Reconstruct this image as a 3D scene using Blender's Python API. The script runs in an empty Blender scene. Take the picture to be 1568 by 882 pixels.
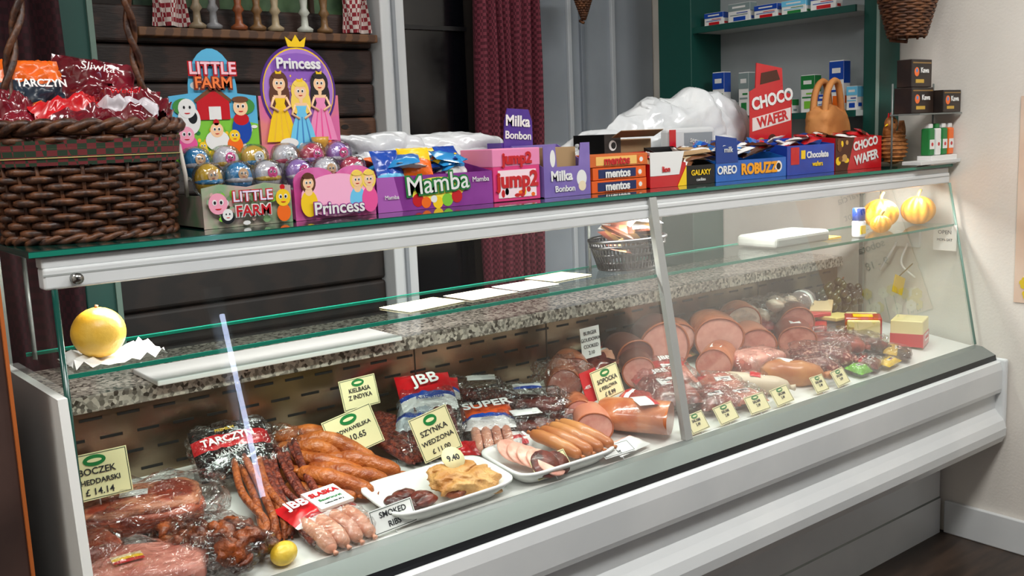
import bpy, math, random
from mathutils import Vector, Matrix, noise, Euler
random.seed(7)
D=bpy.data
def lin(h):
    h=h.lstrip('#'); o=[]
    for i in (0,2,4):
        c=int(h[i:i+2],16)/255
        o.append(c/12.92 if c<=.04045 else ((c+.055)/1.055)**2.4)
    return (*o,1)
_mc={}
def M(c1,c2=None,scale=20,lo=.4,hi=.6,rough=.5,metal=0,bump=0,bscale=60,coat=0,stretch=(1,1,1),kind='noise',emit=0,name=None,spec=.5,sss=0):
    key=(c1,c2,scale,lo,hi,rough,metal,bump,bscale,coat,stretch,kind,emit,spec,sss)
    if key in _mc: return _mc[key]
    m=D.materials.new(name or 'mat_'+c1); m.use_nodes=True; nt=m.node_tree; N=nt.nodes; Lk=nt.links
    b=N['Principled BSDF']; b.inputs['Base Color'].default_value=lin(c1); b.inputs['Roughness'].default_value=rough
    b.inputs['Metallic'].default_value=metal; b.inputs['Coat Weight'].default_value=coat; b.inputs['Specular IOR Level'].default_value=spec
    if sss: b.inputs['Subsurface Weight'].default_value=sss; b.inputs['Subsurface Scale'].default_value=.01
    if emit: b.inputs['Emission Color'].default_value=lin(c1); b.inputs['Emission Strength'].default_value=emit
    tc=N.new('ShaderNodeTexCoord'); mp=N.new('ShaderNodeMapping'); mp.inputs['Scale'].default_value=stretch; Lk.new(tc.outputs['Object'],mp.inputs[0])
    if c2 is None and not bump:
        t=N.new('ShaderNodeTexNoise'); t.inputs['Scale'].default_value=35; Lk.new(mp.outputs[0],t.inputs[0])
        r=N.new('ShaderNodeMapRange'); r.inputs[3].default_value=max(0,rough-.06); r.inputs[4].default_value=min(1,rough+.06)
        Lk.new(t.outputs[0],r.inputs[0]); Lk.new(r.outputs[0],b.inputs['Roughness'])
    elif c2:
        if kind=='noise':
            t=N.new('ShaderNodeTexNoise'); t.inputs['Scale'].default_value=scale; t.inputs['Detail'].default_value=5; out=t.outputs[0]
        elif kind=='vor':
            t=N.new('ShaderNodeTexVoronoi'); t.inputs['Scale'].default_value=scale; out=t.outputs['Distance']
        elif kind=='cell':
            t=N.new('ShaderNodeTexVoronoi'); t.inputs['Scale'].default_value=scale; out=t.outputs['Color']
        elif kind=='wave':
            t=N.new('ShaderNodeTexWave'); t.inputs['Scale'].default_value=scale; t.inputs['Distortion'].default_value=4; t.inputs['Detail'].default_value=3; out=t.outputs[0]
        elif kind=='check':
            t=N.new('ShaderNodeTexChecker'); t.inputs['Scale'].default_value=scale; out=t.outputs[1]
        Lk.new(mp.outputs[0],t.inputs[0])
        r=N.new('ShaderNodeValToRGB'); r.color_ramp.elements[0].position=lo; r.color_ramp.elements[1].position=hi
        r.color_ramp.elements[0].color=lin(c1); r.color_ramp.elements[1].color=lin(c2)
        Lk.new(out,r.inputs[0]); Lk.new(r.outputs[0],b.inputs['Base Color'])
    if bump:
        t2=N.new('ShaderNodeTexNoise'); t2.inputs['Scale'].default_value=bscale; t2.inputs['Detail'].default_value=4; Lk.new(mp.outputs[0],t2.inputs[0])
        bp=N.new('ShaderNodeBump'); bp.inputs['Strength'].default_value=bump; bp.inputs['Distance'].default_value=.01
        Lk.new(t2.outputs[0],bp.inputs['Height']); Lk.new(bp.outputs[0],b.inputs['Normal'])
    _mc[key]=m; return m
def glassmat(name,tint,base=.04,extra=.5,rough=.0,bump=0,bscale=60,gl='#ffffff'):
    m=D.materials.new(name); m.use_nodes=True; nt=m.node_tree; N=nt.nodes; Lk=nt.links; N.clear()
    o=N.new('ShaderNodeOutputMaterial'); mx=N.new('ShaderNodeMixShader'); tr=N.new('ShaderNodeBsdfTransparent'); g=N.new('ShaderNodeBsdfGlossy')
    tr.inputs[0].default_value=lin(tint); g.inputs[0].default_value=lin(gl); g.inputs['Roughness'].default_value=rough
    lw=N.new('ShaderNodeLayerWeight'); lw.inputs[0].default_value=.3
    mr=N.new('ShaderNodeMapRange'); mr.inputs[3].default_value=base; mr.inputs[4].default_value=base+extra
    Lk.new(lw.outputs['Fresnel'],mr.inputs[0]); Lk.new(mr.outputs[0],mx.inputs[0]); Lk.new(tr.outputs[0],mx.inputs[1]); Lk.new(g.outputs[0],mx.inputs[2]); Lk.new(mx.outputs[0],o.inputs[0])
    if bump:
        tc=N.new('ShaderNodeTexCoord'); t=N.new('ShaderNodeTexNoise'); t.inputs['Scale'].default_value=bscale; t.inputs['Distortion'].default_value=1.5; Lk.new(tc.outputs['Object'],t.inputs[0])
        bp=N.new('ShaderNodeBump'); bp.inputs['Strength'].default_value=bump; bp.inputs['Distance'].default_value=.02; Lk.new(t.outputs[0],bp.inputs['Height'])
        Lk.new(bp.outputs[0],g.inputs['Normal']); Lk.new(bp.outputs[0],lw.inputs['Normal'])
    return m
GLASS=glassmat('case_glass','#fbfdfc',.02,.22)
SHELFG=glassmat('shelf_glass','#dfeee9',.12,.5)
FILM=glassmat('plastic_film','#fbfbfb',.07,.5,.12,1.0,28)
CLEAR=glassmat('clear_plastic','#f0f4f6',.12,.5,.08,.4,30)

class Obj:
    def __init__(s,name,loc=(0,0,0),rz=0,rx=0,ry=0):
        s.name=name; s.loc=loc; s.rot=(math.radians(rx),math.radians(ry),math.radians(rz)); s.v=[]; s.f=[]; s.fm=[]; s.sm=[]; s.mats=[]; s.T=Matrix.Identity(4); s.txt=[]; s.k=0
    def at(s,loc=(0,0,0),rot=(0,0,0)):
        s.T=Matrix.Translation(loc)@Euler([math.radians(a) for a in rot]).to_matrix().to_4x4(); return s
    def mi(s,m):
        if m not in s.mats: s.mats.append(m)
        return s.mats.index(m)
    def add(s,vs,fs,mat,smooth=False):
        b=len(s.v); s.v+= [s.T@Vector(v) for v in vs]
        ml=mat if isinstance(mat,list) else None
        for i,f in enumerate(fs):
            s.f.append([b+k for k in f]); s.fm.append(s.mi(ml[i] if ml else mat)); s.sm.append(smooth)
    def box(s,mat,lo,hi,bev=0):
        x0,y0,z0=lo; x1,y1,z1=hi
        if not bev:
            vs=[(x,y,z) for x in (x0,x1) for y in (y0,y1) for z in (z0,z1)]
            s.add(vs,[(0,1,3,2),(4,6,7,5),(0,4,5,1),(2,3,7,6),(0,2,6,4),(1,5,7,3)],mat)
        else:
            import bmesh
            bm=bmesh.new(); bmesh.ops.create_cube(bm,size=1)
            for v in bm.verts: v.co=Vector(((x0+x1)/2+v.co.x*(x1-x0),(y0+y1)/2+v.co.y*(y1-y0),(z0+z1)/2+v.co.z*(z1-z0)))
            bmesh.ops.bevel(bm,geom=bm.edges[:],offset=bev,segments=3,affect='EDGES',profile=.5)
            bm.verts.index_update()
            s.add([v.co.copy() for v in bm.verts],[[v.index for v in f.verts] for f in bm.faces],mat,False); bm.free()
    def poly(s,mat,pts,y=0,th=.002,side=None):
        s.k+=1; y-=s.k*.00005
        n=len(pts)
        a=sum(pts[i][0]*pts[(i+1)%n][1]-pts[(i+1)%n][0]*pts[i][1] for i in range(n))
        if a<0: pts=pts[::-1]
        vs=[(p[0],y,p[1]) for p in pts]+[(p[0],y+th,p[1]) for p in pts]
        fs=[list(range(n)),list(range(2*n-1,n-1,-1))]+[(i,i+n,(i+1)%n+n,(i+1)%n) for i in range(n)]
        s.add(vs,fs,[mat,side or mat]+[side or mat]*n)
    def disc(s,mat,cx,cz,rx,rz=None,y=0,th=.001,n=20,a0=0,a1=360):
        rz=rz or rx
        if a1-a0>=360: pts=[(cx+rx*math.cos(2*math.pi*i/n),cz+rz*math.sin(2*math.pi*i/n)) for i in range(n)]
        else: pts=[(cx+rx*math.cos(math.radians(a0+(a1-a0)*i/n)),cz+rz*math.sin(math.radians(a0+(a1-a0)*i/n))) for i in range(n+1)]
        s.poly(mat,pts,y,th)
    def face(s,cx,cz,r,y,skin,eye=True):
        s.disc(skin,cx,cz,r,r*1.08,y=y)
        for q in (-1,1):
            s.disc(WH,cx+q*r*.36,cz+r*.15,r*.24,r*.3,y=y-.0002,n=12); s.disc(BLACK,cx+q*r*.33,cz+r*.12,r*.13,r*.18,y=y-.0004,n=10)
        s.disc(RED,cx,cz-r*.48,r*.32,r*.14,y=y-.0004,n=12,a0=180,a1=360)
    def confetti(s,x0,x1,z0,z1,y,cols,n,r=.006):
        for i in range(n): s.disc(random.choice(cols),random.uniform(x0,x1),random.uniform(z0,z1),random.uniform(.5,1.2)*r,random.uniform(.5,1.2)*r,y=y,n=9)
    def tube(s,mat,pts,r,seg=8,closed=False,round_end=False,rf=None):
        P=[Vector(p) for p in pts]; n=len(P)
        rr=[r*(rf(i/(n-1)) if rf else 1) for i in range(n)]
        if round_end and not closed:
            def end(a,b,ra):
                d=(a-b).normalized(); return [(a+d*ra*.55,ra*.8),(a+d*ra*.88,ra*.45),(a+d*ra,ra*.05)]
            e0=end(P[0],P[1],rr[0])[::-1]; e1=end(P[-1],P[-2],rr[-1])
            P=[e[0] for e in e0]+P+[e[0] for e in e1]; rr=[e[1] for e in e0]+rr+[e[1] for e in e1]; n=len(P)
        vs=[];fs=[]; up=Vector((0,0,1)); prev=None
        for i in range(n):
            if closed: t=(P[(i+1)%n]-P[i-1])
            else: t=P[min(i+1,n-1)]-P[max(i-1,0)]
            t.normalize()
            if prev is None:
                u=up if abs(t.z)<.9 else Vector((1,0,0)); nn=(u-t*u.dot(t)).normalized()
            else: nn=(prev-t*prev.dot(t)).normalized()
            prev=nn; bb=t.cross(nn)
            for k in range(seg):
                a=2*math.pi*k/seg; vs.append(P[i]+(nn*math.cos(a)+bb*math.sin(a))*rr[i])
        for i in range(n if closed else n-1):
            j=(i+1)%n
            for k in range(seg):
                fs.append((i*seg+k,i*seg+(k+1)%seg,j*seg+(k+1)%seg,j*seg+k))
        if not closed:
            fs.append(list(range(seg))[::-1]); fs.append([(n-1)*seg+k for k in range(seg)])
        s.add(vs,fs,mat,True)
    def curve(s,pts,n=14):
        P=[Vector(p) for p in pts]; P=[P[0]*2-P[1]]+P+[P[-1]*2-P[-2]]; o=[]
        m=len(P)-3
        for i in range(m):
            for k in range(n//m+1):
                t=k/(n//m+1); a,b,c,d=P[i:i+4]
                o.append(.5*((2*b)+(c-a)*t+(2*a-5*b+4*c-d)*t*t+(3*b-a-3*c+d)*t**3))
        o.append(P[-2]); return o
    def saus(s,mat,pts,r,wob=.1,tie=True):
        C=s.curve(pts); sd=random.random()*50
        s.tube(mat,C,r,12,round_end=True,rf=lambda t:1+wob*noise.noise(Vector((t*6+sd,sd,0)))-.14*abs(2*t-1)**4)
        if tie:
            for a,b in ((C[0],C[1]),(C[-1],C[-2])):
                d=(a-b).normalized(); s.tube(mat,[a+d*r*.8,a+d*r*1.35],r*.22,6,rf=lambda t:1+.6*t)
    def blob(s,mat,c,sz,rot=(0,0,0),e=1.,amp=0,freq=10,seg=28,rings=16,ridge=0,rn=8,crease=0):
        R=Euler([math.radians(a) for a in rot]).to_matrix(); sd=Vector((random.random()*40,random.random()*40,0)); vs=[];fs=[]
        def pw(x): return math.copysign(abs(x)**e,x)
        for i in range(rings+1):
            ph=-math.pi/2+math.pi*i/rings
            for k in range(seg):
                th=2*math.pi*k/seg
                v=Vector((pw(math.cos(ph))*pw(math.cos(th))*sz[0],pw(math.cos(ph))*pw(math.sin(th))*sz[1],pw(math.sin(ph))*sz[2]))
                f=1
                if amp: f+=amp*noise.noise(v*freq+sd)+amp*.5*noise.noise(v*freq*2.3+sd)
                if crease:
                    w=v*freq+sd; w2=Vector((w.x*.7+w.z*.7,w.y,w.z*.5))*1.6
                    f+=crease*(.5-abs(noise.noise(w))*2.2)+crease*.6*(.5-abs(noise.noise(w2*1.3))*2.2)+crease*.3*(.5-abs(noise.noise(w*3.7))*2)
                if ridge: f*=1-ridge*(1-abs(math.sin(th*rn/2)))*math.cos(ph)
                vs.append(R@(v*f)+Vector(c))
        for i in range(rings):
            for k in range(seg):
                fs.append((i*seg+k,i*seg+(k+1)%seg,(i+1)*seg+(k+1)%seg,(i+1)*seg+k))
        s.add(vs,fs,mat,True)
    def log(s,side,face,p0,p1,r,sq=1.,face2=None,seg=28,rim=None):
        a=Vector(p0);b=Vector(p1);t=(b-a).normalized(); u=Vector((0,0,1)); u=(u-t*u.dot(t)).normalized(); w=t.cross(u)
        prof=[(0,1),(.02,1.02),(.3,1.03),(.7,1.03),(.93,.97),(1,.8)]; sd=random.random()*6
        vs=[];fs=[];n=len(prof)
        for q,k in prof:
            for j in range(seg):
                an=2*math.pi*j/seg; vs.append(a+(b-a)*q+(u*math.sin(an)*sq+w*math.cos(an))*r*k*(1+.03*math.sin(3*an+sd)+.02*math.sin(2*an+2*sd)))
        for i in range(n-1):
            for j in range(seg): fs.append((i*seg+j,(i+1)*seg+j,(i+1)*seg+(j+1)%seg,i*seg+(j+1)%seg))
        s.add(vs,fs,side,True)
        s.add([vs[j] for j in range(seg)],[list(range(seg))],face)
        s.add([vs[(n-1)*seg+j] for j in range(seg)],[list(range(seg))[::-1]],face2 or side)
        if rim: s.tube(rim,[vs[j]-t*.0005 for j in range(seg)],r*.05,6,closed=True)
    def pillow(s,zones,w,h,t,cr=.15,nx=18,ny=18):
        sd=random.random()*50; vs=[];fs=[];ms=[]
        for sgn in (1,-1):
            b=len(vs)
            for j in range(ny+1):
                for i in range(nx+1):
                    u=2*i/nx-1; v=2*j/ny-1
                    z=t*(1-u**4)*(1-v**4); z*=1+cr*noise.noise(Vector((u*3+sd,v*3,sd)))
                    z+=cr*t*.5*noise.noise(Vector((u*8+sd,v*8,sd)))
                    vs.append((u*w/2,v*h/2,z*sgn if sgn>0 else -z*.4))
            for j in range(ny):
                for i in range(nx):
                    q=(b+j*(nx+1)+i,b+j*(nx+1)+i+1,b+(j+1)*(nx+1)+i+1,b+(j+1)*(nx+1)+i)
                    fs.append(q if sgn>0 else q[::-1]); vv=(j+.5)/ny
                    mm=zones[-1][1]
                    for lim,m_ in zones:
                        if vv<=lim: mm=m_; break
                    ms.append(mm)
        s.add(vs,fs,ms,True)
    def text(s,body,loc,size,mat,rot=(90,0,0),ext=.0004,sx=1,bold=0):
        Mt=s.T@(Matrix.Translation(loc)@Euler([math.radians(a) for a in rot]).to_matrix().to_4x4()@Matrix.Diagonal((sx,1,1,1)))
        s.txt.append((body,Mt,size,mat,ext,bold))
    def ft(s,body,x,z,y,size,mat,tilt=0,ext=.0005,bold=0,sx=1):
        s.text(body,(x,y-s.k*.00005-.0008,z),size,mat,(90,-tilt,0),ext,sx,bold)
    def done(s):
        me=D.meshes.new(s.name); me.from_pydata([tuple(v) for v in s.v],[],s.f); 
        for m in s.mats: me.materials.append(m)
        me.polygons.foreach_set('material_index',s.fm); me.polygons.foreach_set('use_smooth',s.sm); me.update()
        o=D.objects.new(s.name,me); o.location=s.loc; o.rotation_euler=s.rot; bpy.context.collection.objects.link(o)
        for i,(b,Mt,sz,mat,ext,bold) in enumerate(s.txt):
            c=D.curves.new('lettering','FONT'); c.body=b; c.size=sz; c.extrude=ext; c.offset=bold; c.align_x='CENTER'; c.align_y='CENTER'; c.resolution_u=3; c.materials.append(mat)
            t=D.objects.new('lettering',c); bpy.context.collection.objects.link(t); t.parent=o; t.matrix_local=Mt
        return o
def zd(y): return .675+.13*(y+.09)
L=2.765
# ------------ common materials
WHITE=M('#dcdcd8',rough=.35); CASEW=M('#ced2d3','#d8dbdb',scale=3,rough=.28); GREYR=M('#7a807d',rough=.35,metal=.2); DARK=M('#15171a',rough=.4)
BLACK=M('#101012',rough=.35); TEAL=M('#0d4a41',rough=.45); GREENE=M('#1c7a66',rough=.15); STEEL=M('#a39079','#94836f',scale=1.2,lo=.3,hi=.7,rough=.2,metal=.95,bump=.04,bscale=6)
RED=M('#c3141d',rough=.3,coat=.4); WH=M('#e6e6e4',rough=.35,coat=.3); BLUE=M('#1546a8',rough=.3,coat=.4); YEL=M('#f2c81e',rough=.35)
CREAM=M('#ebe0ae',rough=.6); GRN=M('#1e7a3a',rough=.4); ORG=M('#ee6a14',rough=.35,coat=.3); PINK=M('#e8559a',rough=.35,coat=.3); CARD=M('#a98a63',rough=.8); LGRN=M('#7cc23a',rough=.4); SKY=M('#6cc4ea',rough=.4); SKIN=M('#f3c79c',rough=.5); BROWN=M('#6d3f1e',rough=.5); CHOC=M('#4a2212',rough=.4)
HAM=M('#dd9486','#eab0a0',scale=60,lo=.35,hi=.65,rough=.4); HAMD=M('#c06a5c','#de9888',scale=30,lo=.3,hi=.7,rough=.35)
FATC=M('#ead2bd','#f2e2d2',scale=40,rough=.4); BACON=M('#6a2012','#b85a3c',scale=14,lo=.35,hi=.62,rough=.4,bump=.5,bscale=40,coat=.2,stretch=(1,1,4)); BACONF=M('#cc8462','#86301c',scale=12,lo=.4,hi=.55,rough=.4,coat=.2,stretch=(1,1,6),bump=.3)
ORSA=M('#8a3c16','#c06a2c',scale=26,lo=.3,hi=.7,rough=.4,bump=.6,bscale=80,coat=.15); KAB=M('#4c1610','#8a3a24',scale=90,lo=.4,hi=.62,rough=.42,bump=.8,bscale=160); KABO=M('#7e3a1a','#a8582a',scale=60,rough=.4,bump=.7,bscale=120); DKS=M('#3d120e','#6e2a1e',scale=40,rough=.38,bump=.4,coat=.2)
CASEB=M('#94482a','#b86a42',scale=12,rough=.38,coat=.2,bump=.3); WIEN=M('#c08048','#ab6234',scale=14,rough=.38,coat=.15); PALE=M('#dfa58a','#cc8a70',scale=20,rough=.38,coat=.2); SALAMI=M('#7a2420','#d8ac98',scale=110,lo=.5,hi=.64,rough=.4)
RIBS=M('#a04c1a','#4e1c0c',scale=30,lo=.35,hi=.6,rough=.42,bump=1,bscale=50,coat=.15); TURK=M('#b07030','#d8a768',scale=18,lo=.35,hi=.65,rough=.45,bump=1,bscale=40)
GRANITE=M('#4c443c','#d2c8bb',scale=130,lo=.15,hi=.75,rough=.2,kind='cell',coat=.3)
def room(name,lo,hi,mat):
    o=Obj(name); o.box(mat,lo,hi); return o.done()
WALLM=M('#dcd6cd','#e2ddd4',scale=4,rough=.75,bump=.08,bscale=120)
room('floor',(-1.6,-3.6,-.05),(2.89,1.45,0),M('#2e241d','#43342a',scale=3,rough=.4,stretch=(1,7,1)))
room('ceiling',(-1.6,-3.6,2.7),(2.89,1.45,2.75),M('#cfcfca','#d8d8d2',scale=3,rough=.9))
room('wall_right',(2.79,-3.6,0),(2.89,1.45,2.7),WALLM)
room('wall_back',(-1.6,1.35,0),(2.79,1.45,2.7),M('#17100c','#221812',scale=4,rough=.7))
room('wall_left',(-1.7,-3.6,0),(-1.6,1.45,2.7),WALLM)
room('wall_front',(-1.6,-3.7,0),(2.89,-3.6,2.7),M('#5f564a','#4a4238',scale=2,rough=.8))
o=Obj('baseboard_right'); o.box(CASEW,(2.772,-3.6,0),(2.79,-.012,.115),.004); o.done()
o=Obj('door_1')
o.box(M('#8f979f','#9aa2aa',scale=2,rough=.5),(2.075,1.325,0),(2.785,1.349,2.6),.003)
for x,c in ((2.085,'#9aa2aa'),(2.29,'#b9bfc4'),(2.36,'#7d858e'),(2.53,'#b9bfc4')):
    o.box(M(c,rough=.45),(x,1.31,.02),(x+.02,1.326,2.58),.003)
o.done()
o=Obj('window_1')
o.box(M('#d0d4d6',rough=.4),(1.40,1.25,0),(1.495,1.349,2.6),.006); o.box(M('#8e949a',rough=.4),(1.440,1.238,0),(1.452,1.251,2.6))
o.box(M('#07080c',rough=.15),(1.495,1.33,0),(1.80,1.349,2.6))
o.box(BLACK,(1.495,1.315,1.80),(1.80,1.33,1.815)); o.done()
o=Obj('teal_window_frame'); o.box(TEAL,(.385,1.26,0),(.475,1.345,2.6),.005); o.box(M('#6a8378',rough=.4),(.465,1.25,0),(.48,1.262,2.6)); o.done()
def curtain(name,x0,x1,y,z0,z1,mat,folds,amp):
    o=Obj(name,(0,0,0)); n=folds*10; vs=[];fs=[]
    R=12
    for j in range(R+1):
        z=z0+(z1-z0)*j/R
        for i in range(n+1):
            t=i/n; vs.append((x0+(x1-x0)*t+.01*math.sin(j*.7+t*9),y+amp*math.sin(t*folds*2*math.pi+.4*math.sin(j*.5))+amp*.4*math.sin(t*folds*3.3),z))
    for j in range(R):
        for i in range(n): a=j*(n+1)+i; fs.append((a,a+1,a+n+2,a+n+1))
    o.add(vs,fs,mat,True); o.tube(BROWN,[(x0-.03,y-.005,z1),(x1+.03,y-.005,z1)],.012); return o.done()
CURT=M('#4a0f20','#742c3c',scale=90,lo=.45,hi=.55,rough=.85,kind='check')
curtain('red_curtain',1.78,2.07,1.24,.05,2.5,CURT,7,.02)
curtain('red_curtain',-.3,.375,1.22,.05,2.5,M('#260810','#380e18',scale=60,lo=.45,hi=.55,rough=.85,kind='check'),9,.025)
o=Obj('log_cabin_mural')
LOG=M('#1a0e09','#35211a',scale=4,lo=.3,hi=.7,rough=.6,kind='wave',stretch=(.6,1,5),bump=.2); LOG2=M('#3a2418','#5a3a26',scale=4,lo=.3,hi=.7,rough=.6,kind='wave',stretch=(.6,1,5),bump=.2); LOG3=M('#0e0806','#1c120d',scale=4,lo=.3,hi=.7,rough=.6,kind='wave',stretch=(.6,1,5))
z=.72
while z<1.74:
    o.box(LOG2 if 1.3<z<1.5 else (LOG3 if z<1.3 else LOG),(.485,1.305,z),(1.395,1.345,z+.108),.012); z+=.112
for kx,kz in ((1.34,1.56),(1.27,1.47),(1.36,1.44),(.9,1.5)):
    o.disc(M('#120905',rough=.6),kx,kz,.014,.008,y=1.303,th=.004)
o.box(M('#4a2e1a','#6a4526',scale=6,rough=.5,kind='wave',stretch=(1,1,4)),(.60,1.25,1.742),(1.385,1.345,1.768),.004)
o.box(M('#1d3524','#5a7a50',scale=9,lo=.35,hi=.7,rough=.6),(.62,1.335,1.768),(1.38,1.348,2.2))
for x in (.86,1.18): o.box(M('#3a2617',rough=.5),(x,1.32,1.768),(x+.015,1.337,2.2))
o.done()
CHK=M('#8a1f2c','#cfc4be',scale=75,lo=.45,hi=.55,rough=.8,kind='check')
curtain('gingham_curtain',.65,.76,1.28,1.775,2.3,CHK,3,.012); curtain('gingham_curtain',1.27,1.375,1.28,1.775,2.3,CHK,3,.012)
def lathe(o,mat,c,prof,seg=14):
    vs=[];fs=[]
    for r,z in prof:
        for k in range(seg):
            a=2*math.pi*k/seg; vs.append((c[0]+r*math.cos(a),c[1]+r*math.sin(a),c[2]+z))
    n=len(prof)
    for i in range(n-1):
        for k in range(seg): fs.append((i*seg+k,i*seg+(k+1)%seg,(i+1)*seg+(k+1)%seg,(i+1)*seg+k))
    fs.append(list(range(seg))[::-1]); fs.append([(n-1)*seg+k for k in range(seg)])
    o.add(vs,fs,mat,True)
o=Obj('candlestick_row')
cols=['#7e7f82','#8a4b2a','#7a5a38','#a9987a','#bfc3b9','#7a5a38','#8a7a62']
for i,x in enumerate((.83,.91,.97,1.03,1.13,1.20,.78)):
    lathe(o,M(cols[i],rough=.35),(x,1.268,1.769),[(.024,0),(.026,.01),(.012,.02),(.010,.05),(.018,.06),(.010,.075),(.014,.11),(.022,.13),(.020,.16),(.006,.17)])
o.done()
o=Obj('teal_shelf_unit')
BK=M('#8f9799','#9ea5a8',scale=3,rough=.6)
o.box(BK,(2.775,.25,1.28),(2.789,.96,2.5))
o.box(TEAL,(2.66,.19,1.28),(2.785,.25,2.55),.004); o.box(TEAL,(2.60,.95,0),(2.785,1.12,2.55),.004); o.box(M('#8fa8a0',rough=.4),(2.655,.19,1.28),(2.66,.2,2.55))
for z in (1.457,1.80,2.14): 
    o.box(TEAL,(2.61,.25,z-.022),(2.62,.95,z)); o.box(M('#b7bcb9',rough=.4),(2.62,.25,z-.02),(2.775,.95,z),.001)
o.done()
def medbox(x,y,z,w,h,c1,c2,rz=0):
    o=Obj('medicine_box',(x,y,z),rz); o.box(WH,(-.02,-w/2,0),(.02,w/2,h),.001)
    o.box(c1,(-.0212,-w/2,h*.62),(-.02,w/2,h*.98)); o.box(c2,(-.0212,-w*.3,h*.1),(-.02,w*.25,h*.3)); o.box(c1,(-.0212,-w*.4,h*.38),(-.02,w*.4,h*.42)); o.box(c2,(-.0212,-w*.4,h*.48),(-.02,w*.1,h*.52)); o.box(WH,(-.0216,-w*.3,h*.75),(-.0205,w*.3,h*.85))
    o.box(c1,(-.019,-w/2-.0008,h*.55),(.019,-w/2,h*.98)); o.box(c2,(-.012,-w/2-.0008,h*.15),(.008,-w/2,h*.3)); o.done()
GY=M('#7f9090')
for y,w,h,a,b in ((.92,.045,.04,BLUE,RED),(.86,.055,.17,BLUE,GRN),(.79,.045,.05,GY,RED),(.74,.045,.16,GY,GRN),(.68,.04,.06,GRN,WH),(.62,.05,.035,BLUE,BLUE),(.55,.05,.05,GRN,GY),(.46,.055,.13,GRN,LGRN),(.40,.04,.06,BLUE,SKY),(.345,.055,.17,BLUE,ORG),(.285,.04,.08,SKY,BLUE)):
    medbox(2.67,y,1.4575,w,h,a,b)
for y,w,h,a,b in ((.88,.09,.05,BLUE,RED),(.76,.1,.07,GY,BLUE),(.64,.1,.05,BLUE,RED),(.52,.1,.05,SKY,GRN),(.40,.1,.06,BLUE,RED)):
    medbox(2.67,y,1.8005,w,h,a,b)
WICK=M('#4a2a17','#6e4426',scale=40,rough=.6)
def wcone(name,x,y,ztop,r,h,squash=.6,tip=.35):
    o=Obj(name,(x,y,ztop)); n=int(h/.008)
    for i in range(n):
        t=i/n; rr=r*(1-t*(1-tip)); pts=[]
        for k in range(40):
            a=2*math.pi*k/40; q=rr+.003*(1 if (k//2+i)%2 else -1); pts.append((q*math.cos(a),q*squash*math.sin(a),-h*t))
        o.tube(WICK,pts,.0048,5,closed=True)
    for k in range(10):
        a=2*math.pi*k/10; o.tube(WICK,[(r*math.cos(a),r*squash*math.sin(a),.01),(r*tip*math.cos(a),r*squash*tip*math.sin(a),-h)],.004,5)
    o.tube(WICK,[(0,0,-h-.01),(0,r*squash*.5,-h)],.006,5); o.tube(DARK,[(0,0,0),(0,0,2.7-ztop)],.003,5); o.tube(DARK,[(-r,0,0),(r,0,0)],.003,5)
    return o.done()
wcone('hanging_wicker_basket',2.60,.06,1.93,.145,.26,.8,.42)
wcone('hanging_wicker_cone',2.18,1.10,1.96,.052,.13,.8,.1)
o=Obj('wall_poster',(2.7895,-.30,0)); o.at((0,0,0),(0,0,-90))
o.box(M('#d8bea9','#e2ccb9',scale=5,rough=.6),(-.085,-.004,.83),(.30,-.001,1.475))
for i in range(16):
    cx=random.uniform(-.06,.25); cz=random.uniform(.85,.95)
    for k in range(6): o.disc(M('#d8bc2a',rough=.6) if i%3 else M('#efe6c8',rough=.6),cx+.012*math.cos(k),cz+.012*math.sin(k),.009,y=-.005,n=9)
    o.tube(GRN,[(cx,-.0045,cz),(cx+.01,-.0045,.835)],.001,5)
for i,t in enumerate(('Godziny','otwarcia','pon - pt','9 - 19','sobota','9 - 18')): o.text(t,(.06,-.005,1.36-.065*i),.04,M('#6a4a3a'))
o.done()
# ------------ the case
o=Obj('deli_display_case')
prof=[(-.105,.679,GREYR),(-.13,.677,GREYR),(-.174,.655,DARK),(-.176,.645,DARK),(-.178,.638,CASEW),(-.192,.634,CASEW),(-.198,.61,CASEW),(-.199,.548,CASEW),(-.196,.535,CASEW),(-.181,.526,CASEW),(-.179,.478,CASEW),(-.192,.462,CASEW),(-.208,.445,CASEW),(-.217,.42,CASEW),(-.216,.395,CASEW),(-.205,.372,CASEW),(-.175,.355,CASEW),(-.03,.30,CASEW),(0,.275,CASEW),(0,.13,GREYR),(-.004,.125,CASEW),(-.004,.0,CASEW),(.70,.0,CASEW),(.70,.90,CASEW),(.413,.90,CASEW),(.413,zd(.413),WHITE),(-.09,.675,WHITE)]
n=len(prof); vs=[(0,p[0],p[1]) for p in prof]+[(L,p[0],p[1]) for p in prof]
fs=[(i,i+n,(i+1)%n+n,(i+1)%n) for i in range(n)]; ms=[p[2] for p in prof]
fs.append(list(range(n))); fs.append(list(range(2*n-1,n-1,-1))); ms+=[CASEW,CASEW]
o.add(vs,fs,ms)
o.box(CASEW,(L-.001,-.21,.38),(L+.018,-.02,.645),.008)
pl=[(-.06,1.045),(-.108,.68),(-.19,.64),(-.2,.36),(0,.28),(0,.0),(.70,.0),(.70,.93),(.345,.93),(.345,1.035)]
vs=[(-.014,a,b) for a,b in pl]+[(.0005,a,b) for a,b in pl]; k=len(pl); PANW=M('#ebece8',rough=.35)
o.add(vs,[list(range(k)),list(range(2*k-1,k-1,-1))]+[(i,i+k,(i+1)%k+k,(i+1)%k) for i in range(k)],PANW)
o.box(STEEL,(.002,.408,.70),(L-.002,.413,.903))
sl=M('#16120f',rough=.6)
for r,z in enumerate((.884,.842,.80,.758)):
    x=.05+(.037 if r%2 else 0)
    while x<L-.06:
        o.box(sl,(x,.4068,z-.003),(x+.045,.4085,z+.003)); x+=.075
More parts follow.
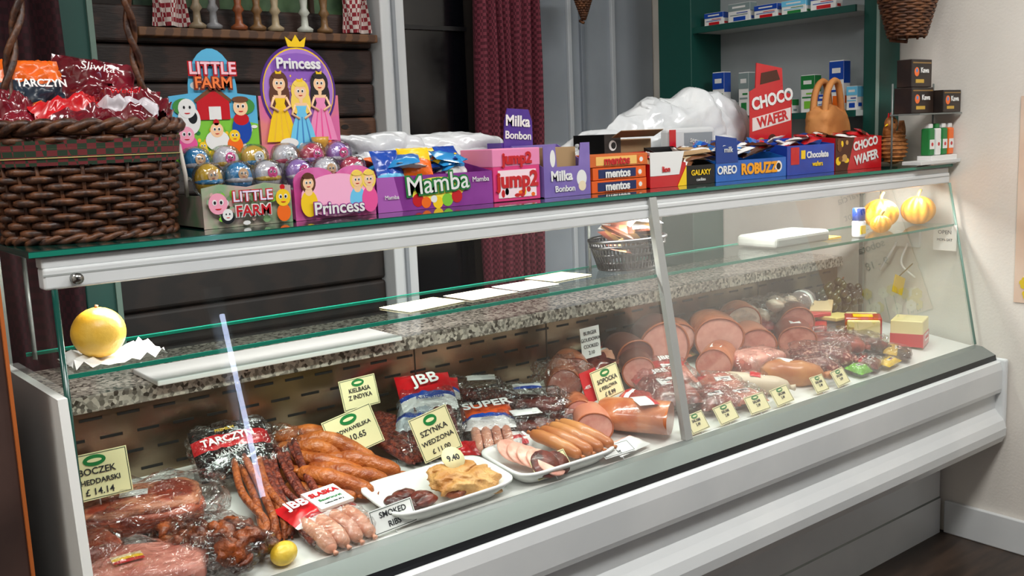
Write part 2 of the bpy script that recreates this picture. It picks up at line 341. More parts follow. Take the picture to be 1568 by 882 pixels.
for x in (.46,.925,1.36,1.84,2.3): o.box(M('#5a5148',rough=.3,metal=.8),(x,.4065,.71),(x+.003,.4085,.9))
o.box(GRANITE,(.002,.385,.903),(L-.002,.72,.938),.003)
o.box(M('#123a33',rough=.08,coat=.5),(-.02,-.008,1.259),(L+.01,.47,1.270),.001)
o.box(GREENE,(-.02,-.0095,1.2605),(L+.01,-.008,1.2685))
o.box(CASEW,(-.002,-.001,1.240),(L,.035,1.258),.003); o.box(CASEW,(-.002,-.005,1.207),(L,.03,1.241),.004); o.box(M('#9ea2a0',rough=.4),(-.002,-.0055,1.2285),(L,-.004,1.2315))
o.tube(M('#9a9a98',rough=.2,metal=1),[(.045,-.02,1.222),(.045,-.004,1.222)],.009,14)
def gl(x0,x1):
    o.add([(x0,-.004,1.207),(x1,-.004,1.207),(x1,-.105,.681),(x0,-.105,.681)],[(0,1,2,3)],GLASS)
gl(.005,1.352); gl(1.368,L-.004)
mu=M('#a9aba8',rough=.3,metal=.2)
vs=[(1.347,-.008,1.258),(1.371,-.008,1.258),(1.371,-.113,.679),(1.347,-.113,.679),(1.347,.006,1.258),(1.371,.006,1.258),(1.371,-.098,.679),(1.347,-.098,.679)]
o.add(vs,[(3,2,1,0),(4,5,6,7),(0,4,7,3),(1,2,6,5),(0,1,5,4),(2,3,7,6)],mu)
EDG=M('#12423a',rough=.15); EDL=M('#86a89c',rough=.2)
o.tube(EDG,[(.012,-.006,1.207),(-.008,-.108,.681)],.005,8); o.tube(EDL,[(L-.002,-.006,1.207),(L-.002,-.108,.681)],.004,8)
for x in (.001,L-.003):
    o.add([(x,-.004,1.258),(x,-.105,.681),(x,.40,.74),(x,.40,1.258)],[(0,1,2,3)],GLASS)
o.box(M('#8a938e',rough=.3,metal=.4),(L-.02,.295,.72),(L-.008,.31,1.258)); o.box(M('#8a938e',rough=.3,metal=.4),(.004,.395,.93),(.016,.41,1.258))
o.add([(.006,-.026,1.073),(L-.008,-.026,1.073),(L-.008,.22,1.073),(.006,.22,1.073)],[(0,1,2,3)],SHELFG)
o.box(GREENE,(.006,-.028,1.067),(L-.008,-.026,1.074)); o.box(GREENE,(.006,.22,1.067),(L-.008,.2215,1.074))
for x in (.02,1.36,L-.03): o.tube(GREYR,[(x,.22,1.06),(x,.22,1.25)],.004,6)
o.done()
o=Obj('brown_side_cabinet'); o.box(M('#3a2a26','#4c3832',scale=5,rough=.5),(-.75,-.02,0),(-.070,.7,1.24),.004); o.box(M('#b8622a',rough=.5),(-.072,-.026,0),(-.067,-.018,1.24)); o.done()
# ------------ things on ledge / shelf
o=Obj('white_cutting_board'); o.box(M('#f6f6f4',rough=.4),(.27,.352,.9385),(.86,.51,.950),.003); o.done()
o=Obj('yellow_melon',(.085,.05,1.076+.044)); o.blob(M('#dfa62a','#eabb4e',scale=12,rough=.35,bump=.15),(0,0,0),(.043,.043,.042),amp=.03,freq=8); o.tube(BROWN,[(0,0,.040),(.002,0,.047)],.003); o.done()
o=Obj('crumpled_napkin',(.105,.05,1.0745)); 
vs=[];fs=[]
for j in range(13):
    for i in range(13): vs.append(((i/12-.5)*.15,(j/12-.5)*.12,.001+.012*abs(noise.noise(Vector((i*.5,j*.5,3))))*(1+abs(i-6)/3)))
for j in range(12):
    for i in range(12): a=j*13+i; fs.append((a,a+1,a+14,a+13))
o.add(vs,fs,WH,True); o.done()
for (x,y,w,rz,c) in ((.74,.07,.15,8,CREAM),(.90,.08,.13,4,M('#e9d9c0',rough=.6)),(1.04,.095,.12,2,WH),(1.18,.14,.13,6,CREAM)):
    o=Obj('price_sheet',(x,y,1.0745),rz); o.box(c,(-w/2,-.05,0),(w/2,.05,.001)); 
    for i,(a,b) in enumerate(((.02,.03),(.02,.02),(.03,.05),(.02,.04))): o.box(M('#8c8a80',rough=.6),(-w/2+a,-.03+.018*i,.001),(w/2-b,-.027+.018*i,.0012))
    o.done()
o=Obj('black_wire_basket',(1.40,.12,1.0745))
for z,sc in ((0.003,.8),(.02,.85),(.04,.92),(.06,1),(.075,1.05)):
    o.tube(BLACK,[(.11*sc*math.cos(a),.07*sc*math.sin(a),z) for a in [2*math.pi*k/32 for k in range(32)]],.0035 if z<.06 else .005,6,closed=True)
o.add([(.09*math.cos(2*math.pi*k/32),.056*math.sin(2*math.pi*k/32),.002) for k in range(32)],[list(range(32))],BLACK)
for k in range(52):
    a=2*math.pi*k/52; o.tube(BLACK,[(.088*math.cos(a),.056*math.sin(a),.002),(.115*math.cos(a),.073*math.sin(a),.075)],.003,5)
for k in range(11):
    o.at((random.uniform(-.06,.06),random.uniform(-.03,.03),.055+.007*k),(random.uniform(-40,40),random.uniform(-30,30),random.uniform(0,180))); o.pillow([(.3,CHOC),(.6,M('#caa46a',rough=.4)),(1,random.choice([WH,CHOC,M('#b86a5a',rough=.4)]))],.09,.055,.01)
o.done()
o=Obj('grey_foam_tray',(2.02,.10,1.0745),0); o.box(M('#8d908a',rough=.5),(-.13,-.07,0),(.13,.07,.035),.012); o.box(WH,(-.06,-.05,.035),(.05,.02,.038)); o.box(M('#c9a23e'),(.14,-.06,0),(.2,-.02,.006)); o.done()
o=Obj('glue_bottle',(2.28,.02,1.0745)); lathe(o,M('#d7dce0',rough=.25),(0,0,0),[(.018,0),(.02,.004),(.02,.045),(.016,.05)]); lathe(o,BLUE,(0,0,.05),[(.019,0),(.019,.034),(.015,.037)]); o.box(YEL,(-.021,-.0205,.01),(.005,-.018,.035)); o.done()
PUM=M('#d2741a','#eca838',scale=9,rough=.4)
def pumpkin(x,y,r,name='pumpkin'):
    o=Obj(name,(x,y,1.0745+r*.85)); o.blob(PUM,(0,0,0),(r,r,r*.85),ridge=.10,rn=10,seg=60); o.tube(M('#a58a4a',rough=.7),o.curve([(0,0,r*.75),(.003,0,r*1.0),(.015,0,r*1.2)],6),.005); o.done()
pumpkin(2.515,.09,.056); pumpkin(2.69,.06,.055); pumpkin(2.40,.02,.032,'small_pumpkin')
o=Obj('wall_socket'); o.box(WH,(2.775,.10,.985),(2.789,.19,1.04),.004); o.tube(WH,o.curve([(2.77,.14,1.0),(2.75,.15,.93),(2.77,.11,.88)]),.004)
o.tube(WH,o.curve([(2.77,.18,1.0),(2.75,.2,.95),(2.765,.24,.90)]),.004); o.done()
o=Obj('yellow_tag'); o.at((2.72,.14,.86),(0,20,0)).box(M('#d9b41e',rough=.4),(-.035,-.002,-.03),(.03,.002,.03),.001); o.at().tube(M('#7a6a2a'),[(2.72,.14,.89),(2.77,.12,.93)],.002); o.done()
INK=M('#1c1c22',rough=.6)
def label(x,y,z,w,h,lines,rz=0,rx=-14,ry=0,c=CREAM,oval=True,name='price_label'):
    o=Obj(name,(x,y,z),rz,rx,ry); o.box(c,(-w/2,0,-h/2),(w/2,.0015,h/2)); 
    bd=M('#2c3a2e',rough=.6); e=.0012
    for a in (-h/2+.002,h/2-.002-e): o.box(bd,(-w/2+.002,-.0004,a),(w/2-.002,0,a+e))
    for a in (-w/2+.002,w/2-.002-e): o.box(bd,(a,-.0004,-h/2+.002),(a+e,0,h/2-.002))
    if oval:
        o.disc(GRN,0,h*.33,w*.17,h*.12,y=-.001,th=.001); o.disc(CREAM,0,h*.33,w*.11,h*.04,y=-.0014,th=.0005)
    n=len(lines)
    for i,t in enumerate(lines):
        zz=(h*.10-i*h*.22) if oval else (h*.2-i*h*.42)
        sz=min(h*(.20 if oval else .33),w*1.12/max(1,len(t)))
        o.text(t,(random.uniform(-.002,.002),-.001,zz),sz,INK,(90,random.uniform(-2,2),0),ext=.0002,bold=.0002)
    o.tube(M('#cfcfcf',rough=.3,metal=.6),[(0,.003,-h/2-.012),(0,.003,-h/2+.01)],.0015,5)
    return o.done()
label(.093,.19,.835,.118,.085,['BOCZEK','CHEDDARSKI','£ 14.14'],0,-12)
label(.705,.30,.850,.10,.07,['KIELBASA','Z INDYKA'],6,-15)
label(.628,.20,.795,.115,.09,['PODWAWELSKA','£ 10.65'],-10,-18,-14)
label(.765,.085,.785,.09,.10,['SZYNKA','WEDZONA','£ 11.00'],-16,-14,-16)
label(1.325,.13,.785,.10,.08,['SOPOCKA','£ FERLOWA','£ 8.99'],4,-15,-6)
o=Obj('red_label_backing',(1.275,.136,.785),4,-15,-6); o.box(RED,(-.03,0,-.04),(.03,.002,.04)); o.text('-40%',(-.015,-.001,0),.012,WH,(90,0,0)); o.done()
label(.55,-.080,.705,.10,.048,['SMOKED','RIBS'],4,-22,-1,WH,False)
label(.955,-.075,.708,.10,.045,['WIENERSKA','9.40'],2,-35,-3)
label(1.14,-.088,.702,.095,.035,['9.99','kg'],0,-60,0,WH,False)
for x,w in ((1.42,.07),(1.53,.085),(1.655,.085),(1.76,.08),(1.93,.06),(2.03,.07)):
    label(x,-.085,.704,w,.048,['SALAMI','2.49'],random.uniform(-3,8),-33,random.uniform(-5,1))
o=Obj('handwritten_note',(1.41,.28,.855),5,-5); o.box(WH,(-.038,0,-.042),(.038,.001,.042)); 
for i,t in enumerate(('BURGER','GOUDOWA','COOKED','2.10')): o.text(t,(0,-.001,.026-.018*i),.014,INK,ext=.0002)
o.done()
o=Obj('taped_paper_note',(L-.012,-.02,1.03)); o.at((0,0,0),(0,0,-90)); o.box(M('#e9e6e0',rough=.6),(-.06,0,-.045),(.02,.001,.04)); o.text('OPEN',(-.02,-.001,.015),.018,INK); o.text('MON-SAT',(-.02,-.001,-.01),.012,INK); o.done()
# ------------ deck foods
o=Obj('smoked_bacon_slab',(.165,.205,zd(.2)+.035),-20); o.blob(BACONF,(0,0,0),(.115,.075,.034),e=.45,amp=.12,freq=20,seg=48,rings=24); o.blob(BACON,(0,0,-.006),(.117,.078,.022),e=.5,amp=.12,freq=20,seg=48,rings=24); o.blob(FILM,(.01,0,.004),(.136,.092,.044),e=.6,crease=.22,freq=16,seg=72,rings=36); o.box(WH,(-.03,-.03,.036),(.02,.0,.037)); o.done()
o=Obj('smoked_bacon_slab',(.09,.30,zd(.3)+.06),-10); o.blob(BACON,(0,0,0),(.075,.05,.03),e=.5,amp=.1,freq=20); o.done()
o=Obj('vacuum_packed_bacon',(.115,.005,zd(.02)+.024),-25); o.blob(HAMD,(0,0,0),(.095,.07,.024),e=.5,amp=.08,freq=18); o.blob(BACONF,(0,0,-.004),(.097,.072,.014),e=.5); o.blob(FILM,(0,0,.002),(.115,.085,.034),e=.6,crease=.2,freq=16,seg=72,rings=36); o.at((-.03,-.02,.029),(0,0,20)).pillow([(.3,RED),(.6,YEL),(1,M('#e6d2b0',rough=.4))],.05,.035,.002); o.at(); o.done()
o=Obj('vacuum_packed_bacon',(.05,.105,zd(.1)+.028),10); o.blob(BACON,(0,0,0),(.042,.055,.028),e=.5,amp=.1,freq=18); o.blob(FILM,(0,0,0),(.048,.065,.036),e=.6,crease=.2,freq=18,seg=60,rings=30); o.done()
o=Obj('roasted_pork_pieces',(.235,.02,zd(.02)+.026),20)
for i in range(20): o.blob(RIBS,(random.uniform(-.05,.055),random.uniform(-.10,.11),random.uniform(-.008,.028)),(random.uniform(.018,.03),random.uniform(.018,.035),random.uniform(.010,.022)),rot=(random.uniform(-40,40),random.uniform(-40,40),random.uniform(0,180)),amp=.6,freq=55,seg=24,rings=14)
o.blob(FILM,(0,0,.002),(.072,.115,.038),e=.7,crease=.18,freq=18,seg=60,rings=30)
o.done()
o=Obj('kabanos_bundle')
for i in range(14):
    x=.305+.0105*i; z=random.uniform(0,.022); j=lambda:random.uniform(-.012,.012); o.saus(KABO if i<6 else KAB,[(x+.07,.25,zd(.25)+.05+z),(x+.045+j(),.13,zd(.13)+.03+z),(x+.025+j(),.02,zd(.02)+.022+z*.6),(x+.005+j(),-.07 if i>6 else 0.0,zd(-.05)+.014+z*.4)],random.uniform(.0065,.0085))
o.done()
o=Obj('black_sausage_pack',(.385,.27,zd(.27)+.072),-8,38); BP=M('#1a1414',rough=.2,coat=.7)
o.pillow([(.5,BP),(.78,RED),(1,BP)],.16,.13,.02,.5); o.text('TARCZYN',(-.01,.018,.024),.024,WH,(0,0,6),bold=.0006); o.text('KABANOSY',(-.01,-.018,.024),.013,WH,(0,0,6)); o.text('PREMIUM',(-.01,.045,.02),.010,YEL,(0,0,6)); o.blob(FILM,(0,0,.0),(.085,.07,.026),e=.5,crease=.15,freq=20,seg=60,rings=30); o.done()
o=Obj('clear_sausage_bag',(.475,.28,zd(.28)+.045),-5); o.blob(FILM,(0,0,0),(.06,.05,.048),e=.8,crease=.35,freq=20,seg=60,rings=30); 
for i in range(4): o.saus(DKS,[(-.05,-.03+.018*i,-.02),(0,-.03+.018*i,.0),(.045,-.04+.018*i,-.01)],.01)
o.done()
o=Obj('smoked_sausage_pile')
S=[((.50,.28,.04),(.55,.22,.055),(.60,.20,.02)),((.51,.31,.055),(.57,.28,.06),(.60,.23,.05)),((.47,.22,.015),(.49,.17,.025),(.55,.11,.018)),((.49,.26,.03),(.53,.19,.042),(.60,.14,.02)),((.53,.25,.06),(.58,.22,.065),(.64,.165,.03)),((.455,.16,.012),(.48,.10,.018),(.535,.06,.015)),((.56,.20,.03),(.61,.16,.035),(.665,.105,.018)),((.52,.18,.03),(.56,.12,.035),(.625,.085,.018)),((.48,.14,.045),(.51,.09,.045),(.57,.055,.018))]
for s_ in S: o.saus(ORSA,[(x,y,zd(y)+z+.004) for x,y,z in s_],random.uniform(.017,.021),.18)
o.done()
o=Obj('dark_thin_sausages')
for i in range(8): o.saus(KAB,[(.65+.018*i,.34,zd(.34)+.045),(.69+.018*i,.24,zd(.24)+.04),(.725+.018*i,.13,zd(.13)+.018)],.0095)
o.done()
o=Obj('frankfurter_pack',(.442,-.022,zd(-.02)+.026),8,12)
o.blob(FILM,(0,-.03,-.002),(.068,.052,.028),e=.6,crease=.12,freq=20,seg=60,rings=30)
for i in range(4): o.saus(PALE,[(-.045+.03*i,-.068,-.004),(-.045+.03*i,-.03,.004),(-.045+.03*i,.03,0)],.0155)
o.at((0,.04,.006)).pillow([(.1,WH),(1,RED)],.14,.085,.016,.3); o.text('JBB',(-.042,.006,.022),.034,WH,(0,0,0),bold=.001); o.box(WH,(-.012,-.034,.013),(.064,.034,.0198)); o.text('SLASKA',(.026,.014,.021),.019,RED,(0,0,0),bold=.0006); o.text('Bauerwurst',(.026,-.008,.021),.011,GRN,(0,0,0)); o.text('Kielbasa biala 450 g',(.026,-.022,.021),.0055,INK,(0,0,0)); o.at(); o.done()
def tray(name,x,y,w,d,h,rz=0,rx=0):
    o=Obj(name,(x,y,zd(y)+.002),rz,rx)
    T=M('#dededb',rough=.45)
    def ring(sx,sy,z,n=32,e=.35):
        o_=[]
        for k in range(n):
            a=2*math.pi*k/n; c,s_=math.cos(a),math.sin(a); o_.append((math.copysign(abs(c)**e,c)*sx,math.copysign(abs(s_)**e,s_)*sy,z))
        return o_
    rs=[ring(w/2*.82,d/2*.78,0),ring(w/2,d/2,h),ring(w/2*1.04,d/2*1.05,h),ring(w/2*1.04,d/2*1.05,h-.005)]
    ins=[ring(w/2*.98,d/2*.97,h-.001),ring(w/2*.8,d/2*.76,.004)]
    n=32; allr=[ins[1],ins[0],rs[1],rs[2],rs[3],rs[0]]
    vs=[v for r in allr for v in r]; fs=[]
    for i in range(len(allr)-1):
        for k in range(n): fs.append((i*n+k,(i+1)*n+k,(i+1)*n+(k+1)%n,i*n+(k+1)%n))
    fs.append(list(range(n))); fs.append([(len(allr)-1)*n+k for k in range(n)][::-1])
    o.add(vs,fs,T,True); return o
o=tray('foam_meat_tray',.695,-.018,.29,.158,.034,0,7)
for c in ((-.085,-.03,.02),(-.06,-.035,.024),(-.1,0,.02),(-.05,-.01,.02),(-.075,.01,.024)): o.blob(DKS,c,(.026,.018,.012),amp=.3,freq=40)
o.blob(TURK,(.055,-.02,.032),(.068,.045,.022),rot=(0,8,-14),e=.6,crease=.25,freq=26,seg=60,rings=36); o.blob(TURK,(.045,.01,.044),(.045,.03,.016),rot=(0,0,20),e=.6,crease=.25,freq=26,seg=48,rings=28); o.blob(RIBS,(.02,-.03,.03),(.03,.03,.014),amp=.4,freq=40)
o.at((.05,.02,.068),(40,0,0)); lathe(o,CREAM,(0,0,0),[(.027,0),(.027,.0015)]); o.text('9.40',(0,0,.002),.018,INK,(0,0,0),bold=.0004); o.at(); o.done()
o=tray('foam_meat_tray',.998,-.014,.28,.165,.034,0,7)
for i in range(5): o.at((-.085+.01*i,.03-.022*i,.036-.002*i),(25,10,0)); lathe(o,M('#e09f8c','#eab6a4',scale=50,rough=.35),(0,0,0),[(.034,0),(.036,.003),(.034,.006)],24)
o.at((-.06,-.055,.03),(35,0,0)); lathe(o,DKS,(0,0,0),[(.034,0),(.035,.006),(.034,.008)]); o.at((-.03,-.06,.026),(35,0,0)); lathe(o,DKS,(0,0,0),[(.03,0),(.031,.006),(.03,.008)]); o.at()
for i in range(4): o.saus(WIEN,[(.0+.033*i,.05+.005*i,.05),(.012+.033*i,.0,.048),(.03+.033*i,-.058,.036)],.0155)
o.done()
def jbb(x,y,z,rz,rx,w=.13,h=.17,c=RED,txt='JBB',name='sausage_pack',inner=DKS,b=WH):
    o=Obj(name,(x,y,z),rz,rx)
    for i in range(4): o.saus(inner,[(-w*.3+w*.2*i,-h*.46,-.004),(-w*.3+w*.2*i,-h*.1,.002),(-w*.3+w*.2*i,h*.3,0)],w*.1)
    o.blob(FILM,(0,-h*.12,0),(w*.55,h*.45,.028),e=.6,crease=.14,freq=20,seg=60,rings=30)
    o.at((0,h*.2,.008)).pillow([(.28,b),(.4,BLUE),(1,c)],w*1.02,h*.62,.018,.35); o.text(txt,(0,h*.1,.026),w*.36,WH,(0,0,10),bold=.001); o.text('Kabanos',(0,-h*.18,.024),w*.15,BLUE,(0,0,0)); o.at(); return o.done()
jbb(.86,.25,zd(.25)+.075,-22,30,.13,.20)
jbb(.96,.15,zd(.15)+.035,-30,12,.12,.19,M('#d8541a',rough=.35,coat=.3),'SUPER',inner=PALE)
jbb(.80,.22,zd(.22)+.045,-40,20,.09,.2,M('#b8c0c8',rough=.2),'',inner=DKS,b=M('#cfd6dc',rough=.2))
jbb(.93,.32,zd(.32)+.055,-30,25,.11,.14,RED,'JBB')
o=Obj('sausage_pack'); o.at((.985,.085,zd(.09)+.025),(10,0,-38)).pillow([(.5,RED),(1,WH)],.06,.05,.012,.4); o.at((.87,.115,zd(.12)+.018),(20,0,-40)).pillow([(1,RED)],.06,.05,.01,.4); o.done()
def bagof(name,x,y,z,sz,mat,k=5,r=.014,ang=0,lab=None):
    o=Obj(name,(x,y,z),ang)
    for i in range(k):
        yy=(-.7+1.4*i/(k-1))*sz[1]*.8
        o.saus(mat,[(-sz[0]*.8,yy,-.005),(0,yy+random.uniform(-.008,.008),.004),(sz[0]*.8,yy,-.004)],r)
    o.blob(FILM,(0,0,.003),(sz[0],sz[1],sz[2]),e=.7,crease=.26,freq=18,seg=72,rings=36)
    if lab: o.at((sz[0]*.15,0,sz[2]+.004),(0,0,15)).pillow([(.3,lab),(1,WH)],.07,.05,.004,.2); o.text('kielbasa',(0,.006,.006),.012,INK,(0,0,0))
    o.at(); return o.done()
bagof('bagged_smoked_sausages',1.11,.22,zd(.22)+.04,(.12,.06,.042),DKS,5,.014,-48,BLUE)
bagof('bagged_smoked_sausages',1.04,.135,zd(.135)+.026,(.09,.05,.032),DKS,4,.015,-38,WH)
bagof('bagged_smoked_sausages',1.04,.31,zd(.31)+.045,(.10,.04,.045),KAB,5,.013,-50,WH)
bagof('bagged_smoked_sausages',1.20,.11,zd(.11)+.026,(.07,.05,.028),DKS,4,.013,-45,None)
RIM=M('#a5542c',rough=.35)
def ham(name,x,y,z,r,ln,dirdeg,sq=1,side=CASEB,face=HAM,tilt=0,film=False,lab=False):
    o=Obj(name,(x,y,z)); a=math.radians(dirdeg); d=Vector((math.sin(a),math.cos(a),math.tan(math.radians(tilt))))*ln
    o.log(side,face,(0,0,0),tuple(d),r,sq,rim=RIM)
    if film: o.blob(FILM,tuple(d*.45),(ln*.75,ln*.75,r*1.25),e=.7,crease=.3,freq=16,seg=72,rings=36)
    if lab: o.at((d.x*.45,d.y*.45,r*sq*1.0),(0,0,-dirdeg+90)).box(WH,(-.028,-.016,-.002),(.028,.016,.003),.001); o.text('szynka',(0,.004,.0035),.012,RED,(0,0,0)); o.at()
    return o.done()
DKR=M('#5c2e22',rough=.4,coat=.2)
ham('ham_joint',1.24,.20,zd(.2)+.065,.046,.09,35,1,CASEB,HAM,8,True)
ham('ham_joint',1.32,.25,zd(.25)+.075,.042,.08,30,1,CASEB,HAM,8)
ham('ham_joint',1.50,.19,zd(.2)+.055,.044,.10,38,1,DKR,HAM,5)
ham('sliced_ham_roll',1.155,.0,zd(.0)+.04,.043,.12,36,.95,M('#c67a60',rough=.35),HAM,0)
ham('sliced_ham_roll',1.19,.09,zd(.09)+.04,.034,.1,36,1,CASEB,HAM,0)
o=Obj('wrapped_ham_log',(1.29,-.015,zd(0)+.042)); o.log(M('#a8522c','#c87a4a',scale=14,rough=.25,coat=.6,bump=.2),M('#9a3a2a','#c47a60',scale=20,rough=.3,coat=.4),(.045,-.06,0),(-.045,.09,.004),.048,.85); o.at((.01,-.01,.043),(0,0,62)).pillow([(.25,RED),(1,WH)],.08,.05,.004,.1); o.at(); o.done()
o=Obj('meat_pack',(1.38,.08,zd(.08)+.034),30,12); o.pillow([(.65,M('#8e2a20',rough=.25,coat=.5)),(.8,WH),(1,RED)],.13,.1,.025,.3); o.done()
o=Obj('meat_pack',(1.19,-.067,zd(-.06)+.014),10,10); o.pillow([(.8,WH),(1,HAM)],.12,.06,.010,.3); o.done()
BIGF=M('#d98f80','#e8aa9a',scale=45,lo=.3,hi=.7,rough=.35)
ham('ham_joint',1.66,.24,zd(.24)+.088,.072,.13,30,1,DKR,BIGF,4)
ham('ham_joint',1.57,.27,zd(.27)+.06,.055,.12,20,1,DKR,M('#7a3a2a',rough=.4),4)
ham('ham_joint',1.86,.21,zd(.21)+.086,.071,.13,36,.95,CASEB,BIGF,4)
ham('ham_joint',1.975,.165,zd(.17)+.06,.062,.12,36,.8,M('#c47a60',rough=.35),HAMD,4)
ham('ham_joint',2.13,.13,zd(.13)+.055,.056,.14,46,.9,M('#7a3020',rough=.35,coat=.3),M('#b8604c','#d8907c',scale=25,rough=.35),4,lab=True)
ham('ham_joint',2.05,.27,zd(.27)+.095,.055,.10,36,.9,M('#b86a42',rough=.35),FATC,4)
ham('ham_joint',1.77,.29,zd(.29)+.08,.052,.09,36,.9,CASEB,HAM,4)
ham('ham_joint',2.23,.20,zd(.2)+.085,.052,.10,44,.9,DKR,HAMD,4)
ham('ham_joint',1.74,.13,zd(.13)+.055,.05,.12,60,.85,CASEB,M('#c06a58','#d89886',scale=25,rough=.35),3,lab=True)
o=Obj('ham_block',(1.88,.095,zd(.10)+.04),-10); o.blob(M('#b8584a','#d07c6a',scale=20,rough=.35,coat=.3),(0,0,0),(.08,.058,.036),e=.4,amp=.06,freq=20); o.blob(HAM,(0,-.004,.008),(.075,.056,.033),e=.4,amp=.04,freq=20); o.blob(FILM,(0,0,.002),(.088,.064,.042),e=.5,crease=.12,freq=18,seg=60,rings=30); o.done()
def mpack(x,y,w,h,rz,cols,t=.022,dz=.03,rx=10,txt=None,name='meat_pack'):
    o=Obj(name,(x,y,zd(y)+dz),rz,rx); o.pillow(cols,w,h,t,.3); o.blob(FILM,(0,0,t*.2),(w*.52,h*.52,t*1.05),e=.5,crease=.14,freq=20,seg=48,rings=24)
    if txt: o.text(txt,(0,h*.33,t+.004),w*.22,WH,(0,0,0),bold=.0008)
    o.box(WH,(-w*.2,-h*.12,t*.6),(w*.2,h*.10,t+.0015),.0008); o.text('wedlina',(0,0,t+.0022),w*.085,INK,(0,0,0)); o.text('extra',(0,-h*.07,t+.0022),w*.07,RED,(0,0,0)); o.done()
DM=M('#5e1813','#94402f',scale=22,rough=.3,coat=.4); MM=M('#a04a38','#cc8470',scale=22,lo=.35,hi=.65,rough=.3,coat=.4)
mpack(1.50,.085,.14,.18,-25,[(.75,DM),(.8,WH),(1,RED)],.028,.04,10,'JBB')
mpack(1.60,.17,.12,.13,-25,[(.55,MM),(1,RED)],.02,.045,16,'JBB')
mpack(1.57,-.01,.11,.10,-20,[(.8,DM),(1,RED)],.022,.028)
mpack(1.68,.05,.11,.12,-30,[(.8,MM),(1,RED)],.02,.03,12)
mpack(1.67,-.02,.12,.09,-20,[(.7,MM),(.85,GRN),(1,WH)],.018,.022)
mpack(1.79,.04,.09,.10,-30,[(1,M('#a8604a','#c48a70',scale=20,rough=.3,coat=.4))],.02,.026)
mpack(1.56,.25,.10,.10,10,[(.6,DM),(1,MM)],.018,.05,16)
o=Obj('liver_sausage',(0,0,0)); o.saus(WIEN,[(1.85,.075,zd(.08)+.035),(1.90,.02,zd(.02)+.034),(1.97,-.035,zd(-.03)+.032)],.038); o.saus(M('#c9b69e',rough=.4),[(1.73,.07,zd(.07)+.03),(1.77,.01,zd(.01)+.03),(1.82,-.04,zd(-.04)+.028)],.027); 
o.at((1.905,.015,zd(.02)+.068),(20,10,-45)).pillow([(.3,RED),(1,WH)],.05,.03,.003,.1); o.at((1.77,.01,zd(.01)+.056),(10,10,-50)).pillow([(1,RED)],.03,.03,.003,.1); o.done()
bagof('bagged_salami',2.13,.05,zd(.05)+.035,(.09,.05,.04),SALAMI,3,.024,-50,None)
bagof('bagged_salami',2.24,.09,zd(.09)+.045,(.10,.055,.045),M('#6a1e18','#a04c3c',scale=40,rough=.35,coat=.2),3,.026,-50,None)
bagof('bagged_salami',2.04,.015,zd(.015)+.03,(.07,.04,.032),SALAMI,3,.02,-40,None)
bagof('bagged_salami',2.36,.06,zd(.06)+.03,(.08,.045,.035),DKS,4,.018,-40,None)
mpack(2.24,-.045,.10,.07,20,[(.7,DM),(1,RED)],.016,.020)
mpack(2.16,-.06,.06,.06,0,[(1,LGRN)],.016,.018)
mpack(2.31,-.07,.10,.04,10,[(1,YEL)],.010,.018)
mpack(2.42,-.03,.12,.08,30,[(.5,M('#3a1a14',rough=.3)),(1,M('#c9a23e',rough=.3))],.014,.02)
o=Obj('white_pudding_bunch',(2.20,.31,zd(.31)+.09))
for i in range(18): o.blob(M('#d6c4b0','#bf9e88',scale=20,rough=.35),(random.uniform(-.18,.18),random.uniform(-.045,.045),random.uniform(-.03,.035)),(.028,.022,.02),rot=(0,random.uniform(-40,40),random.uniform(0,180)),amp=.25,freq=30,seg=16,rings=10)
o.blob(FILM,(0,0,0),(.2,.07,.05),e=.7,crease=.25,freq=16,seg=72,rings=36); o.done()
CHZ=M('#e0cf90','#e8dba6',scale=8,rough=.4)
o=Obj('red_wax_cheese',(2.48,.13,zd(.13)+.035),35)
o.box(CHZ,(-.11,-.05,-.03),(.05,.05,.055),.005); o.box(M('#b5121c',rough=.3,coat=.5),(-.095,-.056,-.033),(-.01,.056,.061),.004); o.box(WH,(-.075,-.057,-.005),(-.03,-.055,.035)); o.text('SER',(-.052,-.058,.018),.018,RED,(90,0,0)); o.box(YEL,(-.075,-.03,.061),(-.03,.03,.062)); o.done()
o=Obj('cheese_wedge',(2.60,.03,zd(.03)+.032),20); o.box(CHZ,(-.06,-.05,-.03),(.05,.05,.055),.004); o.box(RED,(-.061,-.0515,-.032),(.051,-.049,.012)); o.box(RED,(-.0615,-.05,-.03),(-.059,.05,.012)); o.box(WH,(-.03,-.0525,-.015),(.03,-.05,.008)); o.text('GOUDA',(0,-.0535,-.004),.015,RED,(90,0,0)); o.done()
o=Obj('yellow_cheese_packs',(2.38,.20,zd(.2)+.06),10)
for i in range(6): o.at((random.uniform(-.08,.08),random.uniform(-.04,.04),.014*i-.03),(random.uniform(-8,8),random.uniform(-8,8),random.uniform(-40,40))).box([M('#e0ca7a',rough=.4),WH,RED,M('#e0ca7a',rough=.4),RED,M('#d9b98c',rough=.4)][i],(-.06,-.035,0),(.06,.035,.012),.003)
o.done()
o=Obj('grape_bunch',(2.56,.27,zd(.27)+.10)); GR=M('#4f4a1c','#33241a',scale=20,rough=.25,coat=.4)
for i in range(90):
    a=random.uniform(0,6.28); r=random.uniform(0,1)**.5; o.blob(GR,(.11*r*math.cos(a),.055*r*math.sin(a),random.uniform(-.06,.055)*(1.1-r*.6)),(.0135,.0135,.0155),seg=10,rings=8)
o.tube(BROWN,[(0,0,.04),(.03,.0,.07)],.003); o.done()
